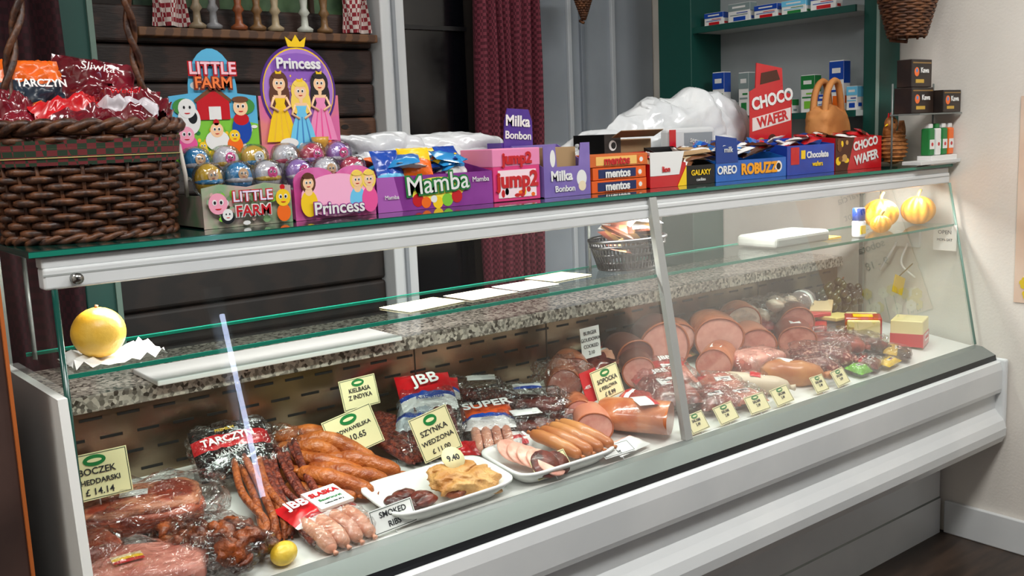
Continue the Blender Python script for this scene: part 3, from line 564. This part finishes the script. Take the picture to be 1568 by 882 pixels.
o=Obj('glass_spice_jar',(2.41,.31,zd(.31)+.10),0); o.at((0,0,0),(0,90,20)); lathe(o,M('#a99996',rough=.2,metal=.4),(0,0,-.045),[(.034,0),(.04,.005),(.04,.05),(.035,.055),(.038,.06),(.038,.085),(.034,.09)]); lathe(o,WH,(0,0,0),[(.0405,-.03),(.0405,0)]); o.at().blob(M('#6a3a2a',rough=.4),(-.02,0,-.06),(.06,.04,.045),e=.6,amp=.1); o.done()
o=Obj('stacked_meat_packs')
for i in range(34):
    x=random.uniform(1.5,2.6); y=random.uniform(.29,.36); c=random.choice([RED,MM,HAMD,DM,CASEB,PALE,M('#e0ca7a',rough=.4),DM,HAMD,MM])
    o.at((x,y,zd(y)+random.uniform(.02,.06)),(random.uniform(0,25),random.uniform(-10,10),random.uniform(-40,40))).pillow([(.7,c),(1,random.choice([WH,c,RED,c,c]))],.12,.08,.02,.3,10,10)
o.done()
o=Obj('yellow_lemon',(.325,-.075,zd(-.08)+.022)); o.blob(M('#e3b42a','#ecc850',scale=20,rough=.35,bump=.3),(0,0,0),(.028,.022,.021),rot=(0,0,30)); o.done()
# ------------ wicker basket on top
o=Obj('wicker_basket',(.125,.165,1.2705)); W1=M('#2e170d','#5e3820',scale=60,rough=.45,bump=.3); NS=26
for i in range(15):
    z=.006+i*.0125
    if 10<=i<=12: continue
    t=i/15; a=.135+.022*t; b=.10+.018*t; pts=[]
    for k in range(NS*4):
        th=2*math.pi*k/(NS*4); q=.0055*math.sin(NS/2*th+(math.pi if i%2 else 0)); pts.append(((a+q)*math.cos(th),(b+q)*math.sin(th),z))
    o.tube(W1,pts,.0066,6,closed=True)
for k in range(NS):
    th=2*math.pi*(k+.5)/NS; o.tube(W1,[(.135*math.cos(th),.10*math.sin(th),0),(.157*math.cos(th),.118*math.sin(th),.19)],.004,5)
def ell(a,b,z,n=72): return [(a*math.cos(2*math.pi*k/n),b*math.sin(2*math.pi*k/n),z) for k in range(n)]
for ph in (0,math.pi):
    o.tube(W1,[((.162+.006*math.cos(14*t+ph))*math.cos(t),(.122+.006*math.cos(14*t+ph))*math.sin(t),.19+.006*math.sin(14*t+ph)) for t in [2*math.pi*k/140 for k in range(140)]],.0075,6,closed=True)
    o.tube(W1,[((.139+.004*math.cos(14*t+ph))*math.cos(t),(.104+.004*math.cos(14*t+ph))*math.sin(t),.007+.004*math.sin(14*t+ph)) for t in [2*math.pi*k/140 for k in range(140)]],.006,6,closed=True)
    C=o.curve([(-.125,0,.18),(-.095,0,.33),(-.05,0,.46),(.02,0,.51),(.085,0,.46),(.108,.02,.33),(.125,.03,.18)],48); o.tube(W1,[(p.x+.006*math.cos(i*.8+ph),p.y+.006*math.sin(i*.8+ph),p.z) for i,p in enumerate(C)],.006,6)
TAR=M('#1f3422','#6a2226',scale=70,lo=.4,hi=.6,rough=.85,kind='check',stretch=(1,1,1.5)); e1=ell(.158,.119,.128);e2=ell(.163,.124,.168); nn=72
o.add(e1+e2,[(k,(k+1)%nn,nn+(k+1)%nn,nn+k) for k in range(nn)],TAR,True)
for zz in (.14,.155): o.tube(M('#b8a868',rough=.8),ell(.1605,.1215,zz),.0009,4,closed=True)
o.add([(.12*math.cos(2*math.pi*k/40),.09*math.sin(2*math.pi*k/40),.02) for k in range(40)],[list(range(40))],W1)
o.tube(M('#c9c2b8',rough=.8),[(.155,-.03,.155),(.16,-.035,.10),(.165,-.02,.06)],.004,6); o.done()
o=Obj('candy_bags_pile',(.125,.165,1.2705))
BAG=M('#5a0e1a','#7e1a2a',scale=8,rough=.2,coat=.7)
for (x,y,z,rx,ry,rz,zz,w,h) in ((-.07,.03,.25,70,0,10,[(.25,ORG),(.6,M('#23303e',rough=.3)),(1,ORG)],.12,.12),(.03,.04,.25,60,10,-20,[(1,BAG)],.14,.14),(.10,.0,.215,40,30,30,[(1,BAG)],.12,.10),(-.02,-.04,.205,40,-10,20,[(.5,BAG),(1,RED)],.12,.09),(-.11,-.01,.21,50,-20,0,[(1,BAG)],.08,.10),(.06,-.05,.215,45,0,-30,[(.35,BAG),(.6,M('#c9c3c9',rough=.3)),(1,BAG)],.11,.09),(.115,-.03,.21,30,20,60,[(.4,BAG),(.6,WH),(1,BAG)],.08,.06),(0,0,.17,0,0,0,[(1,BAG)],.22,.17)):
    o.at((x,y,z),(rx,ry,rz)).pillow(zz,w,h,.024,.9)
o.at((-.07,-.005,.255),(75,0,10)); o.text('TARCZYN',(0,.0,.03),.018,WH,(0,0,0),bold=.0005); o.at((.03,-.01,.26),(60,10,-20)); o.text('Sliwka',(0,.015,.034),.022,WH,(0,0,0)); o.at((.06,-.075,.225),(45,0,-30)); o.text('Wedel',(0,.0,.03),.018,RED,(0,0,0)); o.at(); o.done()
# ------------ counter-top confectionery
Z=1.2705
FOILS=[M('#e0b43a',rough=.25,coat=.5),M('#3a90c8',rough=.25,coat=.5),M('#c8385a',rough=.25,coat=.5),M('#5ab04a',rough=.25,coat=.5),M('#d9d4da',rough=.25,coat=.5),M('#a880c8',rough=.25,coat=.5)]
def eggbox(name,x0,x1,y0,mat,heart,foils,hdr):
    o=Obj(name,((x0+x1)/2,y0,Z)); w=(x1-x0)
    if heart:
        P=[(-w/2,0),(w/2,0),(w/2,.075)]+[(w*.25+w*.25*math.cos(math.radians(a)),.075+.026*math.sin(math.radians(a))) for a in range(0,181,15)]+[(0,.066)]+[(-w*.25+w*.25*math.cos(math.radians(a)),.075+.026*math.sin(math.radians(a))) for a in range(0,181,15)]
        o.poly(mat,P,0,.003)
    else: o.poly(mat,[(-w/2,0),(w/2,0),(w/2,.07),(w*.2,.078),(0,.072),(-w*.3,.08),(-w/2,.074)],0,.003)
    o.box(mat,(-w/2,.003,0),(-w/2+.002,.15,.06)); o.box(mat,(w/2-.002,.003,0),(w/2,.15,.06)); o.box(mat,(-w/2,.003,0),(w/2,.15,.003))
    for r,(yy,zz) in enumerate(((.035,.088),(.09,.118))):
        for i in range(3):
            f=foils[(i+r)%len(foils)]; c=((-w/3+w/3*i),yy,zz); o.blob(f,c,(.026,.024,.030),seg=20,rings=14)
            o.blob(foils[(i+r+1)%len(foils)],(c[0],c[1]-.002,c[2]-.003),(.0265,.0245,.010),seg=20,rings=8)
            o.face(c[0],c[2]+.008,.010,c[1]-.0245,random.choice([SKIN,WH,PINK]))
            o.blob(CLEAR,(c[0],c[1],c[2]),(.028,.028,.033),e=.75,seg=20,rings=12)
        o.box(CLEAR,(-w/2+.003,yy-.025,zz-.032),(w/2-.003,yy+.025,zz-.03))
    o.box(M('#b9aca0',rough=.4),(-w/2+.004,.02,.003),(w/2-.004,.14,.055))
    hdr(o,w); return o
def farmhdr(o,w):
    P=[(-w/2,.12),(w/2,.12),(w/2,.245),(w*.28,.25)]+[(w*.28*math.cos(math.radians(a)),.25+.085*math.sin(math.radians(a))) for a in range(0,181,12)]+[(-w/2,.245)]
    y=.125; o.poly(M('#58b0d8',rough=.4),P,y,.002)
    o.disc(WH,-.03,.265,.014,.008,y=y); o.disc(WH,-.02,.27,.012,.008,y=y)
    o.poly(LGRN,[(-w/2,.12),(w/2,.12),(w/2,.19),(0,.21),(-w/2,.185)],y,.001); o.confetti(-w/2+.008,w/2-.008,.125,.185,y,[GRN,LGRN,YEL,WH,M('#4a9a3a')],40,.006)
    for cx in (-.06,.06): o.disc(M('#3a8a3a'),cx,.225,.022,.016,y=y)
    o.poly(RED,[(-.035,.20),(.03,.20),(.03,.24),(0,.262),(-.035,.24)],y,.001); o.poly(BROWN,[(-.04,.238),(0,.266),(.035,.238),(.033,.232),(0,.256),(-.038,.232)],y,.001); o.poly(WH,[(-.012,.2),(.012,.2),(.012,.225),(-.012,.225)],y,.001)
    o.disc(WH,-.052,.20,.022,.028,y=y); o.disc(BLACK,-.045,.205,.009,.012,y=y); o.face(-.055,.222,.017,y-.0003,WH)
    o.disc(BLUE,.052,.18,.02,.028,y=y); o.disc(RED,.052,.20,.016,.012,y=y); o.face(.052,.223,.015,y-.0003,SKIN); o.disc(BROWN,.052,.238,.017,.006,y=y-.001)
    o.disc(PINK,-.06,.155,.02,.018,y=y); o.face(-.06,.172,.015,y-.0003,M('#f0a0b8',rough=.4))
    o.disc(WH,.0,.16,.024,.02,y=y); o.face(.0,.18,.013,y-.0003,SKIN); o.disc(RED,0,.195,.006,.006,y=y)
    o.disc(ORG,.035,.15,.016,.018,y=y); o.face(.035,.168,.011,y-.0003,YEL); o.disc(YEL,-.03,.14,.010,y=y); o.face(-.03,.15,.008,y-.0003,YEL)
    o.ft('LITTLE',0,.295,y,.032,RED,bold=.003); o.ft('LITTLE',0,.296,y-.0015,.032,M('#f6c0cc'),bold=.0008)
    o.ft('FARM',0,.268,y,.030,M('#7a2a12'),bold=.003); o.ft('FARM',0,.269,y-.0015,.030,M('#f07a3a'),bold=.0006)
    o.confetti(-w/2+.01,w/2-.01,.005,.062,0,[M('#8fae8a'),M('#7aa070'),LGRN,WH,M('#c8a8a0')],46,.007)
    o.face(-.062,.045,.018,-.0005,M('#f0a0b8',rough=.4)); o.disc(BLACK,-.045,.02,.013,y=0); o.face(-.045,.024,.010,-.0005,WH); o.disc(ORG,.066,.02,.014,.017,y=0); o.face(.066,.048,.015,-.0005,YEL); o.disc(RED,.066,.068,.005,y=0)
    o.ft('LITTLE',.004,.055,-.002,.027,RED,bold=.0022); o.ft('LITTLE',.004,.055,-.0035,.027,M('#e8d8ee'),bold=.0004); o.ft('FARM',.004,.028,-.002,.028,WH,bold=.0022); o.ft('FARM',.004,.028,-.0035,.028,RED,bold=.0004)
def prinhdr(o,w):
    y=.13; PL=M('#a878cc',rough=.4); DPL=M('#4c2280',rough=.4)
    o.poly(M('#e8925a','#d86aa0',scale=9,rough=.4),[(-w/2,.12),(w/2,.12),(w/2,.245),(-w/2,.245)],y,.002)
    o.disc(DPL,0,.255,.084,.092,y=y-.001,th=.002,n=40); o.disc(YEL,0,.255,.079,.086,y=y-.0015,th=.001,n=40); o.disc(PL,0,.255,.077,.083,y=y-.002,th=.001,n=40); o.disc(M('#8a58b8'),0,.30,.06,.03,y=y-.002)
    o.confetti(-.055,.055,.2,.29,y-.002,[WH,M('#d8b8ea'),YEL],26,.002)
    o.poly(YEL,[(-.018,.342),(.018,.342),(.023,.362),(.009,.352),(0,.366),(-.009,.352),(-.023,.362)],y-.001,.002)
    e=y-.003
    for cx,cz,h,dr,d2 in ((-.045,.238,M('#5a3018'),YEL,M('#e8b82a')),(.045,.238,M('#1c1214'),M('#e88ab8'),PINK),(0.0,.222,M('#f0cf5a'),SKY,M('#3a80c0'))):
        o.disc(h,cx,cz+.032,.020,.024,y=e); o.disc(h,cx-.012,cz+.008,.010,.022,y=e); o.disc(h,cx+.012,cz+.008,.010,.022,y=e)
        o.poly(dr,[(cx-.008,cz-.006),(cx+.008,cz-.006),(cx+.022,cz-.04),(cx+.034,cz-.085),(cx-.034,cz-.085),(cx-.022,cz-.04)],e,.001)
        for q in (-.018,0,.018): o.poly(d2,[(cx+q*.4-.001,cz-.02),(cx+q*.4+.001,cz-.02),(cx+q+.002,cz-.083),(cx+q-.002,cz-.083)],e,.001)
        o.poly(SKIN,[(cx-.014,cz+.008),(cx+.014,cz+.008),(cx+.010,cz-.002),(cx-.010,cz-.002)],e,.001); o.poly(dr,[(cx-.012,cz+.002),(cx+.012,cz+.002),(cx+.007,cz-.016),(cx-.007,cz-.016)],e,.001)
        o.disc(SKIN,cx,cz+.014,.004,.008,y=e); o.face(cx,cz+.03,.0135,e,SKIN); o.disc(h,cx,cz+.046,.014,.006,y=e); o.poly(YEL,[(cx-.006,cz+.05),(cx+.006,cz+.05),(cx+.007,cz+.057),(cx,cz+.053),(cx-.007,cz+.057)],e,.001)
        for q in (-1,1): o.tube(SKIN,[(cx+q*.013,e-.004,cz+.004),(cx+q*.021,e-.005,cz-.014),(cx+q*.006,e-.006,cz-.024)],.0028,6)
    o.ft('Princess',0,.308,e,.030,WH,bold=.001)
    lathe(o,M('#c8983a',rough=.3),(.03,e-.02,.12),[(.014,0),(.012,.006),(.005,.012),(.016,.026),(.018,.04)]); o.disc(WH,-.035,.15,.02,.010,y=e-.006); o.confetti(-.075,.075,.125,.15,e,[PINK,YEL,ORG,WH],24,.006)
    o.disc(M('#f4b0d0'),0,.045,w*.44,.042,y=0,n=30)
    for cx,h,dr in ((-.062,M('#5a3018'),YEL),(.045,M('#f0cf5a'),SKY),(.072,M('#f0cf5a'),PINK)):
        o.disc(h,cx,.072,.016,.02,y=0); o.disc(dr,cx,.032,.018,.026,y=0); o.disc(SKIN,cx,.055,.008,.008,y=0); o.face(cx,.071,.0115,-.0003,SKIN); o.disc(h,cx,.085,.012,.005,y=-.001)
    o.ft('Princess',0,.02,-.002,.034,M('#8a2a80'),bold=.0024); o.ft('Princess',0,.02,-.0035,.034,WH,bold=.0006)
eggbox('farm_egg_display_box',.30,.475,.10,M('#c0a8a0','#86a880',scale=18,rough=.35),False,[FOILS[0],FOILS[1],FOILS[4]],farmhdr).done()
eggbox('princess_egg_display_box',.482,.66,.10,M('#c8488e','#dc78b4',scale=10,rough=.35),True,[FOILS[5],FOILS[4],FOILS[2]],prinhdr).done()
def openbox(name,x0,x1,y0,d,hf,hb,mat,inner=None,rz=0):
    o=Obj(name,((x0+x1)/2,y0,Z),rz); w=x1-x0; t=.002; inner=inner or CARD
    o.box(mat,(-w/2,0,0),(w/2,t,hf)); o.box(mat,(-w/2,d-t,0),(w/2,d,hb)); o.box(mat,(-w/2,t,0),(w/2,d-t,t))
    for sx in (-w/2,w/2-t):
        vs=[(sx+a,y,z) for a in (0,t) for y,z in ((t,0),(d-t,0),(d-t,hb),(t,hf))]; o.add(vs,[(0,1,2,3)[::-1],(4,5,6,7),(0,4,7,3),(1,2,6,5),(2,3,7,6),(0,1,5,4)],mat)
    o.box(inner,(-w/2+t,d*.1,t),(w/2-t,d*.9,hf*.55)); return o,w
def jumble(o,w,d,z,mats,n,pw=.05,ph=.03,t=.007):
    for i in range(n):
        m=random.choice(mats); m2=random.choice(mats); o.at((random.uniform(-w/2+pw/2,w/2-pw/2),random.uniform(.02,d-.02),z+random.uniform(-.01,.02)),(random.uniform(-30,30),random.uniform(-20,20),random.uniform(-50,50))).pillow([(.4,m),(.7,m2),(1,m)],pw,ph,t,.4,8,8)
    o.at()
MP=M('#7c2a86','#8c3a96',scale=10,rough=.35,coat=.3)
o,w=openbox('chewy_candy_box',.668,.965,.105,.16,.072,.10,MP)
o.poly(M('#a85ab0'),[(-w/2,0),(-w*.3,0),(-w*.36,.072),(-w/2,.072)],0,.001); o.disc(M('#f0e24a'),0,.040,.072,.026,y=0,n=30)
for cx,cz,r,c in ((-.05,.02,.014,RED),(-.03,.014,.012,ORG),(.0,.012,.013,YEL),(.025,.016,.014,LGRN),(.05,.022,.014,RED),(-.01,.02,.008,WH)): o.disc(c,cx,cz,r,y=-.0005)
o.ft('Mamba',0,.052,-.002,.056,GRN,tilt=3,bold=.004); o.ft('Mamba',0,.052,-.0035,.056,WH,tilt=3,bold=.0002); o.ft('Mamba',.115,.055,-.001,.016,WH); o.ft('Mamba',-.115,.03,-.001,.012,WH)
jumble(o,.26,.14,.09,[M('#2a6ab8',rough=.25,coat=.5),M('#2a8ac8',rough=.25,coat=.5),WH,YEL,M('#e8702a',rough=.3),BLUE],26,.07,.05,.010)
o.at((-.10,.03,.09),(65,0,5)).pillow([(.3,SKY),(1,BLUE)],.07,.08,.012,.4); o.at((-.035,.03,.10),(55,0,-20)).pillow([(.5,ORG),(1,YEL)],.07,.07,.012,.4); o.at((.06,.03,.095),(60,0,20)).pillow([(.3,WH),(.6,M('#2a8ac8')),(1,BLUE)],.08,.08,.012,.4); o.at(); o.done()
o=Obj('pink_bubblegum_box',(1.036,.105,Z)); o.box(M('#d83a7c',rough=.35,coat=.3),(-.068,0,0),(.068,.12,.082),.002); o.box(M('#e88ab4',rough=.4),(-.069,-.0008,.078),(.069,.121,.118),.002); o.box(M('#f4dce4'),(-.055,-.0014,.008),(.055,0,.07))
o.ft('jump2',0,.095,-.002,.034,RED,bold=.0018); o.ft('jump2',0,.047,-.002,.048,RED,bold=.002); o.confetti(-.05,.05,.012,.03,-.001,[PINK,YEL,ORG,WH,RED],16,.008); o.done()
LIL=M('#7460aa','#8470b6',scale=8,rough=.35,coat=.3)
o,w=openbox('chocolate_bonbon_box',1.112,1.258,.10,.12,.07,.122,LIL)
o.poly(LIL,[(-w/2,.07),(-w/2,.120),(-w*.25,.124),(-w*.22,.07)],0,.002); o.poly(LIL,[(w/2,.07),(w/2,.124),(w*.3,.124),(w*.25,.07)],0,.002); o.disc(WH,.045,.04,.016,.020,y=0); o.disc(M('#e8d8b8'),.046,.022,.012,y=-.0005); o.disc(WH,-.045,.09,.008,.02,y=0); o.ft('Milka',-.02,.048,-.001,.032,WH,bold=.001); o.ft('Bonbon',-.01,.018,-.001,.02,WH,bold=.0004); o.box(CARD,(-.045,.02,.05),(.045,.11,.115)); o.done()
DLI=M('#4a2c8a','#5a3a98',scale=8,rough=.35)
o=Obj('chocolate_bonbon_sign',(1.145,.23,Z)); o.poly(DLI,[(-.055,0),(.045,0),(.045,.18),(.035,.208),(-.03,.212),(-.04,.18)],0,.003); o.box(DLI,(-.05,.003,0),(.04,.06,.13)); o.ft('Milka',-.001,.180,-.001,.036,WH,tilt=-4,bold=.001); o.ft('Bonbon',-.001,.146,-.001,.026,WH,tilt=-4,bold=.0006); o.done()
for k,(x0,z0,dx) in enumerate(((1.262,0,.19),(1.268,.031,.18),(1.262,.062,.19))):
    o=Obj('mint_roll_box',(x0+dx/2,.10,Z+z0),random.uniform(-3,3)); o.box(M('#e05c1a',rough=.35) if k!=2 else M('#d0682e',rough=.4),(-dx/2,0,0),(dx/2,.1,.0295),.001); o.box(M('#1c2a5a') if k<2 else M('#f0c06a'),(-dx*.40,-.001,.004),(dx*.3,0,.025)); o.disc(ORG,dx*.38,.014,.010,y=-.001); o.disc(WH,dx*.38,.014,.006,y=-.001); o.ft('mentos',-dx*.05,.014,-.002,.028,WH if k<2 else RED,bold=.001); o.done()
o,w=openbox('red_white_snack_box',1.465,1.60,.10,.15,.06,.09,RED); o.poly(WH,[(-w/2,.03),(w*.3,.03),(w*.45,.09),(-w/2,.09)],-.001,.002); o.poly(YEL,[(w*.25,0),(w/2,0),(w/2,.05)],-.002,.001); o.ft('lion',-.01,.045,-.002,.02,RED,bold=.0006); jumble(o,w,.13,.07,[CARD,RED,WH,BROWN],8); o.done()
o,w=openbox('black_snack_box',1.60,1.715,.10,.15,.05,.10,BLACK); o.ft('GALAXY',0,.030,-.001,.020,YEL,bold=.0004); o.ft('cookies',0,.012,-.001,.012,WH); jumble(o,w,.13,.07,[CARD,WH,BROWN,M('#c8b898',rough=.5)],12,.09,.03); o.done()
o=Obj('open_carton',(1.62,.26,Z)); o.box(BLACK,(-.16,0,0),(-.155,.12,.14)); o.box(M('#8d7252',rough=.8),(-.155,0,0),(.02,.12,.125),.002); o.at((-.06,-.01,.13),(-25,0,0)).box(M('#8d7252',rough=.8),(-.08,-.04,0),(.08,0,.002)); o.at(); o.box(M('#2a2422'),(-.16,-.002,.07),(-.10,0,.14)); o.disc(WH,-.13,.11,.014,y=-.002); o.disc(BLACK,-.127,.11,.009,y=-.002); o.done()
o,w=openbox('chocolate_bar_box',1.72,2.03,.10,.17,.055,.10,M('#1a5ab0','#1c68c0',scale=8,rough=.3,coat=.3)); o.poly(M('#123a86',rough=.3),[(-w/2,.05),(-w*.2,.05),(-w*.22,.115),(-w/2,.125)],-.001,.002); o.ft('ROBUZZ',.03,.028,-.001,.040,M('#f0a01e'),bold=.002); o.ft('OREO',-.11,.03,-.001,.03,WH,bold=.001); o.ft('milk',-.105,.085,-.002,.022,WH); o.disc(M('#f0e6d8'),.12,.03,.016,y=0); o.disc(BLACK,.12,.03,.010,y=0)
jumble(o,.30,.15,.080,[BLUE,BLUE,WH,RED,M('#1c74c8',rough=.3,coat=.4),M('#123a86',rough=.3),CHOC],30,.08,.035,.009); o.done()
o,w=openbox('blue_candy_box',2.035,2.27,.10,.15,.085,.105,M('#1c3c9c','#1c4ab4',scale=8,rough=.3,coat=.3)); o.box(RED,(-.1,-.001,.03),(-.06,0,.08)); o.box(YEL,(-.05,-.001,.045),(-.03,0,.07)); o.ft('Chocolate',.03,.055,-.001,.026,WH,bold=.0008); o.ft('wafers',.03,.028,-.001,.02,YEL,bold=.0004); jumble(o,.2,.13,.095,[BLUE,RED,WH,M('#123a86',rough=.3)],10,.07,.04); o.done()
o,w=openbox('red_wafer_box',2.275,2.53,.10,.15,.10,.115,RED); o.poly(CHOC,[(-w/2,.0),(-w*.25,.0),(-w*.1,.1),(-w/2,.1)],-.001,.001); o.ft('CHOCO',.035,.078,-.001,.036,WH,tilt=8,bold=.0014); o.ft('WAFER',.04,.035,-.001,.04,WH,tilt=8,bold=.0014); o.confetti(-.12,-.06,.02,.09,-.002,[M('#c99a5a'),BROWN,YEL],9,.012); jumble(o,.2,.13,.105,[RED,WH,CHOC],10,.08,.04); o.done()
o=Obj('red_wafer_sign',(2.18,.26,Z),-4); o.poly(RED,[(-.10,0),(.09,0),(.09,.24),(.05,.25),(.045,.32),(-.07,.335),(-.075,.26),(-.10,.25)],0,.003); o.poly(CHOC,[(-.055,.27),(.035,.285),(.02,.315),(-.05,.305)],-.001,.001); o.poly(M('#e2d6d2',rough=.4),[(-.09,.13),(.085,.16),(.085,.20),(-.09,.17)],-.001,.001)
o.ft('CHOCO',-.0,.225,-.001,.050,WH,tilt=10,bold=.002); o.ft('WAFER',.0,.165,-.001,.042,RED,tilt=10,bold=.0014); o.disc(M('#c99a5a'),-.05,.09,.02,y=-.001); o.disc(CHOC,.0,.10,.02,y=-.001); o.done()
BAGW=M('#d3d7da','#e0e3e4',scale=6,rough=.22,bump=.5,bscale=16,coat=.3)
o=Obj('rolled_white_bag',(.93,.34,Z+.07)); o.blob(BAGW,(0,0,0),(.25,.05,.065),e=.6,crease=.16,freq=9,seg=110,rings=40); o.blob(BAGW,(-.13,0,.065),(.13,.04,.028),e=.8,crease=.3,freq=9,seg=80,rings=30); o.blob(BAGW,(.10,0,.06),(.15,.04,.03),e=.8,crease=.3,freq=9,seg=80,rings=30); o.done()
o=Obj('white_plastic_bag',(1.80,.405,Z+.08))
for c,sz,rot in (((-.26,0,-.01),(.15,.06,.07),(0,-14,0)),((-.08,0,.02),(.20,.075,.10),(0,-22,0)),((.10,0,.055),(.18,.08,.115),(0,-8,0)),((.26,0,.04),(.14,.07,.12),(0,18,0)),((.0,-.02,-.015),(.35,.08,.07),(0,0,0))):
    o.blob(BAGW,c,sz,rot=rot,e=.8,crease=.2,freq=6.5,seg=130,rings=64)
o.done()
o=Obj('paper_napkin_pack',(1.83,.27,Z),6); o.box(M('#d0d3d4',rough=.4),(-.12,0,0),(.11,.035,.15),.012); o.box(M('#8e969c',rough=.4),(-.05,-.001,.08),(.09,0,.135)); o.box(RED,(-.12,-.001,.08),(-.09,0,.145)); o.ft('serwetki',.02,.108,-.002,.026,WH,tilt=-10); o.done()
o=Obj('brown_paper_bag',(2.49,.27,Z),10); PB=M('#b8743a','#cc8a4c',scale=8,rough=.7,bump=.4,bscale=20); o.blob(PB,(0,0,.10),(.10,.045,.10),e=.5,crease=.1,freq=14,seg=60,rings=30); 
for y in (-.02,.02): o.tube(PB,o.curve([(-.075,y,.16),(-.055,y,.24),(-.01,y,.28),(.035,y,.265),(.065,y,.16)],20),.011,6)
o.done()
o=Obj('wicker_hen',(2.585,.09,Z)); WK=M('#8a5426','#b87840',scale=60,rough=.5)
o.blob(WK,(0,0,.062),(.052,.036,.055),amp=.06,freq=30); o.blob(WK,(-.035,-.01,.135),(.022,.02,.026)); o.tube(WK,o.curve([(-.015,0,.09),(-.03,0,.11),(-.035,-.01,.13)],6),.02); o.tube(WK,o.curve([(.02,0,.08),(.045,0,.11),(.045,0,.145)],8),.02,rf=lambda t:1-.6*t)
o.poly(RED,[(-.05,.153),(-.046,.170),(-.038,.158),(-.032,.172),(-.025,.153)],-.01,.004); o.tube(YEL,[(-.055,-.01,.134),(-.07,-.01,.129)],.004,5,rf=lambda t:1-.8*t); o.blob(BLACK,(-.045,-.027,.14),(.003,.003,.003),seg=8,rings=6)
for i in range(8): 
    z=.018+i*.013; r=math.sqrt(max(.05,1-((z-.062)/.058)**2)); o.tube(WK,ell(.054*r,.038*r,z,30),.003,5,closed=True)
o.done()
o=Obj('white_display_stand',(0,0,Z)); o.box(M('#cfd1d0',rough=.4),(2.54,-.03,.004),(2.785,.035,.016),.002); o.box(WH,(2.62,-.02,-.0),(2.78,.03,.03),.002); o.done()
for i,(x,c) in enumerate(((2.64,GRN),(2.68,WH),(2.72,GRN),(2.76,ORG))):
    o=Obj('air_freshener_bottle',(x,.005,Z+.031)); o.box(c,(-.016,-.015,0),(.016,.015,.085),.004); o.box(WH,(-.014,-.0155,.02),(.014,-.014,.05)); o.disc(RED,0,.035,.006,y=-.016); o.box(WH if c!=WH else GRN,(-.011,-.011,.085),(.011,.011,.10),.003); o.done()
BB=M('#1c1412','#33241c',scale=10,rough=.4)
for (x,y,z,w,h,d) in ((2.595,.03,.165,.13,.08,.06),(2.72,-.0,.165,.11,.07,.06),(2.595,.03,.246,.12,.085,.05)):
    o=Obj('black_snack_carton',(x,y,Z+z)); o.box(BB,(-w/2,-d/2,0),(w/2,d/2,h),.002); o.box(M('#c9a23e'),(-w*.3,-d/2-.001,h*.15),(w*.1,-d/2,h*.28)); o.box(M('#8a6a3a'),(-w*.45,-d/2-.001,h*.85),(w*.45,-d/2,h*.9)); o.disc(ORG,-w*.25,h*.55,.014,y=-d/2-.0005); o.disc(M('#5a8ac0'),-w*.25,h*.6,.006,y=-d/2-.0005); o.ft('Kawa',w*.12,h*.6,-d/2-.001,.022,WH,bold=.0006); o.done()
o=Obj('carton_stand'); 
for x in (2.53,2.778): o.tube(GREYR,[(x,.065,Z),(x,.065,Z+.26)],.003,6)
o.box(GREYR,(2.525,-.03,Z+.160),(2.785,.070,Z+.164)); o.done()
# ------------ lights
def area(name,loc,sx,sy,e,col=(1,1,1),rot=(0,0,0)):
    l=D.lights.new(name,'AREA'); l.shape='RECTANGLE'; l.size=sx; l.size_y=sy; l.energy=e; l.color=col
    o=D.objects.new(name,l); o.location=loc; o.rotation_euler=[math.radians(a) for a in rot]; bpy.context.collection.objects.link(o)
area('ceiling_light_panel',(.1,-1.2,2.66),1.2,.4,37,(1,.985,.96)); area('ceiling_light_panel',(1.9,-1.1,2.66),1.0,.4,34,(1,.985,.96)); area('ceiling_light_panel',(1.3,.75,2.66),.8,.3,6,(1,.97,.92)); area('ceiling_light_panel',(-1.1,-.3,2.66),.5,.5,16,(1,.98,.95))
area('case_strip_light',(1.38,.05,1.2),2.6,.04,21,(1,.975,.93),(26,0,0))
o=Obj('vertical_tube_light'); o.tube(M('#cfdcff',emit=26),[(1.19,-2.36,.84),(1.19,-2.34,1.62)],.011,12); o.box(GREYR,(1.15,-2.42,0),(1.23,-2.38,1.75)); o.done()
w=D.worlds.new('w'); bpy.context.scene.world=w; w.use_nodes=True; w.node_tree.nodes['Background'].inputs[0].default_value=(.8,.85,1,1); w.node_tree.nodes['Background'].inputs[1].default_value=.15
# ------------ camera
yaw,pit,rol,f=.66687,.15290,-.04114,1.50002
F=Vector((math.sin(yaw)*math.cos(pit),math.cos(yaw)*math.cos(pit),-math.sin(pit))); R0=Vector((math.cos(yaw),-math.sin(yaw),0)); U0=R0.cross(F)
R=R0*math.cos(rol)+U0*math.sin(rol); U=-R0*math.sin(rol)+U0*math.cos(rol)
cd=D.cameras.new('camera'); co=D.objects.new('camera',cd); bpy.context.collection.objects.link(co)
co.matrix_world=Matrix(((R[0],U[0],-F[0],-.36471),(R[1],U[1],-F[1],-1.63916),(R[2],U[2],-F[2],1.41424),(0,0,0,1)))
cd.sensor_width=36; cd.lens=36*f*1000/1568; cd.clip_start=.05
bpy.context.scene.camera=co
bpy.context.scene.view_settings.view_transform='Standard'
